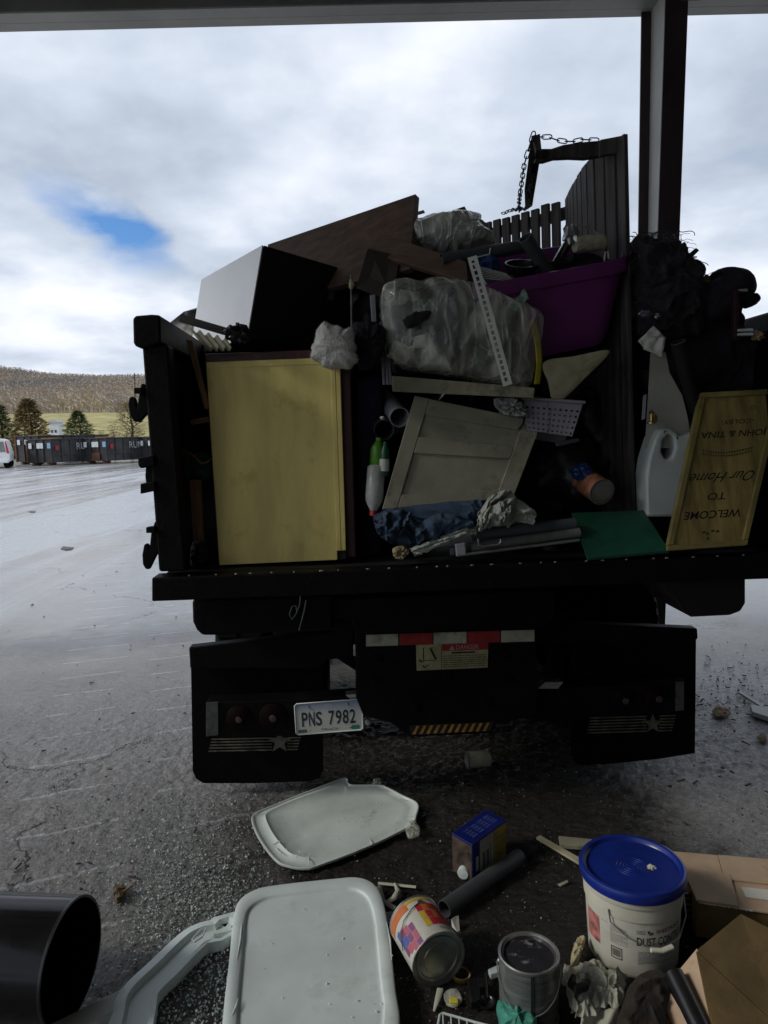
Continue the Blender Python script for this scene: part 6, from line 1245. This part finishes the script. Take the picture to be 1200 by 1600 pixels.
inflate(MB(), gpts([(778, 1566), (800, 1572), (824, 1572), (838, 1592), (836, 1640), (795, 1640), (782, 1600)], 0.05), 0.03, 0.045, 12, 80, 20, 0.02, 5, (0, -0.5, 1)).build('green_cloth', M('sea_green_cloth', (0.05, 0.26, 0.19), 0.7, 0, 0.2, 12, 0.2, 60), None, 'sea green cloth in front of the bare paint can', 'cloth', smooth=55)
root = thing('wire_basket', 'white wire rack corner at the bottom edge of the view', 'rack', G(720, 1620)); wp_ = [G(x, y, 0.05) for x, y in ((678, 1640), (687, 1586), (692, 1583), (745, 1598), (800, 1612))]
MB().tube(wp_, 0.0035, 8).build('rim_wire', whitepl, root, smooth=50)
for k in range(8):
    t_ = k/8; p = G(692+t_*100, 1583.5+t_*27, 0.05); MB().tube([p, p+V((-0.01, -0.18, 0))], 0.0018, 6).build('wire', whitepl, root)
# --- rag wad
root = thing('rag_wad', 'dirty white rags wadded up between bare can and pail', 'rags', G(930, 1560))
ragm = M('dirty_white_rag', (0.42, 0.42, 0.34), 0.9, 0, 0.2, 9, 0.4, 50, dirt=(0.22, 0.21, 0.15), damt=0.35)
def ggrid(pts, z): return [G(x, y, z) for x, y in pts]
def crumple(quad, z0, hgt, f, seed, n_=46):
    def fn(u, v):
        x = (quad[0][0]*(1-u)+quad[1][0]*u)*(1-v)+(quad[3][0]*(1-u)+quad[2][0]*u)*v; y = (quad[0][1]*(1-u)+quad[1][1]*u)*(1-v)+(quad[3][1]*(1-u)+quad[2][1]*u)*v
        e = min(1, 6*u, 6*(1-u), 6*v, 6*(1-v)); q_ = V((u*f, v*f, seed)); w = noise.noise_vector(q_*0.8)
        r1 = 1-abs(noise.noise(q_+w)); r2 = 1-abs(noise.noise(q_*2.2+w*1.3))
        p = G(x+9*noise.noise(V((u*4, v*4, seed+1))), y+8*noise.noise(V((u*4, v*4, seed+2))), z0); return p+V((0.012*w.x, 0.012*w.y, hgt*(r1**2.2*0.75+r2**3*0.3)*(0.35+0.65*e)))
    o = MB().grid(fn, n_, n_).build('rag', ragm, root, smooth=70); o.modifiers.new('s', 'SOLIDIFY').thickness = 0.003; return o
crumple([(884, 1512), (940, 1506), (972, 1580), (892, 1588)], 0.025, 0.05, 2.4, 1.0); crumple([(915, 1508), (978, 1530), (968, 1582), (926, 1580)], 0.045, 0.045, 2.2, 5.0); crumple([(880, 1530), (920, 1524), (936, 1592), (898, 1596)], 0.045, 0.04, 2.2, 9.0)
m = MB(); m.grid(lambda u, v: G(908+60*u, 1575+45*v, 0.05-0.03*v+0.012*math.sin(u*9+v*3)), 24, 16); o = m.build('rag_tail', ragm, root, smooth=55); o.modifiers.new('s', 'SOLIDIFY').thickness = 0.004
MB().tube([G(x, y, z) for x, y, z in ((896, 1526, 0.10), (893, 1538, 0.11), (902, 1546, 0.115), (914, 1542, 0.115), (920, 1532, 0.105))], [0.008, 0.012, 0.014, 0.012, 0.006], 10).build('black_strap', blackmat, root, smooth=50)
inflate(MB(), ggrid([(896, 1480), (904, 1466), (914, 1470), (908, 1490), (902, 1505), (892, 1506)], 0.04), 0.02, 0.02, 10, 60, 30, 0.02, 44, (0, -0.5, 1)).build('rag_strip', M('yellowed_rag', (0.40, 0.37, 0.22), 0.9, 0, 0.2, 20, 0.4, 50), root, smooth=50)
# --- dark brown sack, bark, cardboard at lower right
inflate(MB(), ggrid([(975, 1560), (985, 1540), (1005, 1526), (1030, 1526), (1045, 1545), (1040, 1580), (1030, 1640), (960, 1640)], 0.05), 0.06, 0.05, 24, 140, 8, 0.025, 51.0, (0, -0.4, 1)).build('brown_sack', M('dark_brown_sack', (0.022, 0.016, 0.010), 0.85, 0, 0.3, 9, 0.4, 40), None, 'dark brown crumpled sack in front of the pail', 'sack', smooth=55)
root = thing('flattened_carton', 'flattened cardboard carton with white tape behind the pail', 'carton', G(1130, 1400))
cz = 0.13; cq = [G(1052, 1330, cz), G(1260, 1348, cz), G(1260, 1432, cz), G(1085, 1407, cz)]
cf_ = lambda u, v: tri_up(cq, u, v)
for u0_, v0_, u1_, v1_, dz in ((0, 0, 0.34, 0.38, 0.0), (0.345, 0, 1, 0.5, 0.002), (0.02, 0.40, 0.40, 1.0, 0.004), (0.405, 0.5, 1, 1.0, -0.004)):
    MB().prism([cf_(u0_, v0_)+UP*dz, cf_(u1_, v0_)+UP*dz, cf_(u1_, v1_)+UP*dz, cf_(u0_, v1_)+UP*(dz)], (0, 0, -0.006)).build('flap', card, root, bevel=0.001)
MB().prism([cf_(0, 0)-UP*0.010, cf_(1, 0)-UP*0.010, cf_(1, 0.97)-UP*0.010, cf_(0.03, 0.97)-UP*0.010], (0, 0, -0.12)).build('carton_body', cardwet, root)
MB().prism([cf_(0.47, 0.62)+UP*0.001, cf_(0.95, 0.62)+UP*0.001, cf_(0.95, 0.80)+UP*0.001, cf_(0.49, 0.80)+UP*0.001], (0, 0, -0.003)).build('white_tape', paper, root)
m = MB(); rg = random.Random(4)
for k in range(46):
    u = 0.04+k/46*0.5; p = cf_(u, 1.0)-UP*0.004; m.add([p, p+V((0.006, 0, 0)), p+V((rg.uniform(0, 0.006), -rg.uniform(0.002, 0.010), -0.002))], [(0, 1, 2)])
m.build('torn_fibres', paper, root, kind='stuff')
root = thing('torn_box', 'torn open damp brown box at the lower right corner', 'box', G(1150, 1580))
MB().slab([G(1090, 1484, 0.20), G(1158, 1428, 0.22), G(1260, 1480, 0.20), G(1215, 1600, 0.13)], (-0.004, 0.006, -0.01)).build('big_flap', cardwet, root)
tf = [G(1090, 1484, 0.20), G(1215, 1600, 0.13), G(1150, 1660, 0.10), G(1120, 1640, 0.10)]
MB().slab([G(1088, 1486, 0.199), G(1214, 1602, 0.129), G(1130, 1660, 0.11), G(1112, 1600, 0.13)], (0.0, 0.004, -0.006)).build('flap_fold', cardwet, root)
MB().slab([G(1064, 1512, 0.16), G(1089, 1482, 0.20), G(1118, 1610, 0.12), G(1100, 1620, 0.10)], (0, 0.004, -0.006)).build('flap_edge', card, root)
MB().slab([G(1022, 1538, 0.07), G(1046, 1548, 0.08), G(1090, 1625, 0.07), G(1070, 1640, 0.05)], (0, 0.004, -0.006)).build('small_flap', card, root)
MB().slab([G(1012, 1560, 0.05), G(1022, 1556, 0.06), G(1075, 1640, 0.05), G(1010, 1640, 0.03)], (0, 0.004, -0.008)).build('small_flap', M('orange_card', (0.26, 0.14, 0.06), 0.8, 0, 0.4, 20), root)
pipe('black_tube', G(1053, 1522, 0.16), G(1110, 1640, 0.10), 0.026, blackpl, 'short black tube standing out of the torn box', 'tube', wall=0.1)
# black crate behind the pail
root = thing('black_crate', 'black slatted plastic crate wedged behind the pail', 'crate', G(1085, 1470)); k0 = G(1062, 1452, 0.0)
for k in range(5): MB().box(k0+V((0.06, 0.02, 0.02+k*0.022)), (0.16, 0.012, 0.012)).build('slat', blackpl, root, bevel=0.002)
for k in range(5): MB().box(k0+V((-0.01+k*0.035, 0.034, 0.06)), (0.010, 0.012, 0.115)).build('upright', blackpl, root, bevel=0.002)
MB().box(k0+V((0.06, 0.09, 0.008)), (0.16, 0.10, 0.012)).build('base', blackpl, root)
# --- strips, tins, debris
MB().slab(gpts([(838, 1308), (844, 1305), (915, 1345), (908, 1350)], 0.012), (0, 0, -0.01)).build('wood_strip', M('pale_strip_wood', (0.36, 0.33, 0.22), 0.7, 0, 0.2, 10), None, 'narrow pale strip pointing at the pail', 'strip', 'pale strips left of the pail', bevel=0.001)
MB().slab(gpts([(873, 1306), (925, 1311), (925, 1324), (875, 1320)], 0.02), (0, 0, -0.015)).build('wood_strip', greywd, None, 'broad greenish strip end left of the pail', 'strip', 'pale strips left of the pail', bevel=0.001)
MB().slab(gpts([(872, 1381), (886, 1375), (888, 1378), (876, 1384)], 0.006), (0, 0, -0.005)).build('wood_chip', MATS['pale_strip_wood'], None, 'single pale wood chip on the dark floor left of pail', 'chip')
tincan('small_can', 'small pale tin lying under the truck centre', G(729, 1188, 0.042), G(729, 1188, 0.042)+V((0.115, 0.02, 0)), 0.040, M('dull_can_label', (0.26, 0.25, 0.18), 0.6, 0, 0.3, 14), 'can')
MB().prism(gpts([(1172, 1100), (1230, 1110), (1230, 1130), (1176, 1112)], 0.03), (0, 0, -0.028)).build('metal_channel', M('pale_channel', (0.42, 0.43, 0.42), 0.45, 0, 0.1, 8), None, 'pale metal channel lying at the right edge of view', 'channel', bevel=0.002)
MB().slab(gpts([(1153, 1081), (1157, 1080), (1195, 1102), (1190, 1104)], 0.02), (0, 0, -0.01)).build('thin_stick', MATS['pale_channel'], None, 'thin pale slat beside the metal channel', 'slat')
def leaf(name, label, pts, z, mat, seed, cat='scrap', t=0.012): inflate(MB(), gpts(pts, z), t, 0.004, 8, 50, 40, 0.012, seed, (0, 0, 1)).build(name, mat, None, label, cat, smooth=50)
leaf('tan_scrap', 'crumpled tan scrap right of the right mud flap', [(1113, 1112), (1120, 1104), (1130, 1106), (1142, 1112), (1136, 1119), (1120, 1120)], 0.01, tan, 3)
leaf('tan_scrap', 'small tan leaf below the metal channel', [(1184, 1152), (1190, 1148), (1198, 1155), (1192, 1160)], 0.006, tan, 5)
leaf('brown_splinter', 'broken brown splinter on the bare concrete at left', [(178, 1388), (186, 1384), (196, 1386), (194, 1404), (184, 1412), (178, 1404)], 0.010, M('dark_splinter', (0.09, 0.06, 0.03), 0.8, 0, 0.4, 30), 8, t=0.018)
MB().tube([G(192, 1394, 0.02), G(212, 1380, 0.035)], [0.006, 0.002], 6).build('twig', lumber, None, 'short twig leaning on the brown splinter', 'twig')
MB().prism(gpts([(95, 857), (99, 853.5), (108, 854.5), (115, 855), (112, 858), (103, 859)], 0.012), (0, 0, -0.01)).build('dark_scrap', slate, None, 'dark flat scrap lying out in the yard', 'scrap')
MB().prism(gpts([(44, 799.5), (49, 798), (56, 799), (52, 801)], 0.012), (0, 0, -0.01)).build('dark_scrap', slate, None, 'small dark scrap farther off in the yard', 'scrap')
rg = random.Random(21)
m = MB()
for i in range(420):
    if i < 160: x, y = rg.gauss(1135, 45), rg.gauss(1080, 28)
    elif i < 300: x, y = rg.uniform(1000, 1230), rg.uniform(1000, 1330)
    else: x, y = rg.uniform(-40, 330), rg.uniform(760, 1400)
    p = G(x, y, 0.004); s = rg.uniform(0.004, 0.014); a = rg.random()*6.28; l = rg.uniform(1, 5) if rg.random() < 0.35 else 1
    u_ = V((math.cos(a), math.sin(a), rg.uniform(-0.1, 0.25)))*s*l*0.8; v_ = V((-math.sin(a), math.cos(a), 0))*s*0.6
    m.hexa(p-u_/2-v_/2, u_, v_, V((0, 0, s*0.5)))
m.build('debris', M('dark_debris', (0.045, 0.038, 0.030), 0.8, 0, 0.6, 30), None, 'dark crumbs and twig bits strewn over the concrete', 'debris', kind='stuff')
m = MB()
for i in range(3200):
    x, y = rg.uniform(200, 1230), rg.uniform(1130, 1640); s_ = rg.uniform(0.0012, 0.0042)*(1.6 if rg.random() < 0.06 else 1); p = G(x, y, 0.0008)
    a = rg.random()*6.28; u_ = V((math.cos(a), math.sin(a), 0.2))*s_; v_ = V((-math.sin(a), math.cos(a), 0))*s_*rg.uniform(0.4, 1.1); m.hexa(p-u_/2-v_/2, u_, v_, V((0, 0, s_*0.5)))
gr_ = bpy.data.materials.new('floor_grit'); gr_.use_nodes = True; nt = gr_.node_tree; bs = nt.nodes['Principled BSDF']; g_ = N(nt, 'ShaderNodeNewGeometry')
L(nt, ramp(nt, g_.outputs['Random Per Island'], [(0.0, (0.02, 0.018, 0.015)), (0.8, (0.09, 0.08, 0.065)), (1.0, (0.30, 0.28, 0.24))]), bs.inputs['Base Color']); bs.inputs['Roughness'].default_value = 0.45
m.build('floor_grit', gr_, None, 'fine grit strewn over the dark tipping floor', 'grit', kind='stuff')
# --- crumbs of broken safety glass
gm = bpy.data.materials.new('glass_crumb'); gm.use_nodes = True; nt = gm.node_tree; bs = nt.nodes['Principled BSDF']; g_ = N(nt, 'ShaderNodeNewGeometry')
L(nt, ramp(nt, g_.outputs['Random Per Island'], [(0.0, (0.16, 0.21, 0.19)), (0.5, (0.46, 0.55, 0.51)), (1.0, (0.85, 0.92, 0.90))]), bs.inputs['Base Color']); bs.inputs['Roughness'].default_value = 0.08; bs.inputs['Transmission Weight'].default_value = 0.35; bs.inputs['Specular IOR Level'].default_value = 0.9
m = MB()
for i in range(5200):
    k = rg.random()
    if k < 0.55: x, y = rg.gauss(300, 60), rg.gauss(1440, 75)
    elif k < 0.70: x, y = rg.gauss(200, 75), rg.gauss(1330, 70)
    elif k < 0.85: x, y = rg.uniform(230, 420), rg.uniform(1240, 1420)
    elif k < 0.93: x, y = rg.uniform(220, 360), rg.uniform(1500, 1610)
    else: x, y = rg.uniform(400, 1000), rg.uniform(1190, 1600)
    if y < 1190 or y > 1640: continue
    s = rg.uniform(0.0022, 0.0058)*(0.6 if k > 0.93 else 1); p = G(x, y, 0.001+s*0.3)
    a = rg.random()*6.28; u_ = V((math.cos(a), math.sin(a), rg.uniform(-0.5, 0.5)))*s; v_ = V((-math.sin(a), math.cos(a), rg.uniform(-0.5, 0.5)))*s*rg.uniform(0.6, 1.3); w_ = V((rg.uniform(-0.4, 0.4), rg.uniform(-0.4, 0.4), 1))*s*rg.uniform(0.5, 1)
    m.hexa(p-u_/2-v_/2-w_*0.3, u_, v_, w_)
m.build('broken_glass', gm, None, 'crumbs of broken safety glass scattered left of the lids', 'broken glass', kind='stuff')
m = MB()
for i in range(60):
    k = rg.random(); x, y = (rg.uniform(400, 620), rg.uniform(1240, 1600)) if k < 0.8 else (rg.uniform(420, 640), rg.uniform(1240, 1350))
    s = rg.uniform(0.0012, 0.0035); p = G(x, y, 0.050 if y > 1400 else 0.03); lump(m, p, (s, s, s*0.7), 0.3, 4, 6, i)
m.build('wet_specks', M('speck', (0.75, 0.78, 0.76), 0.2), None, 'small wet specks on the two white lids', 'specks', kind='stuff')
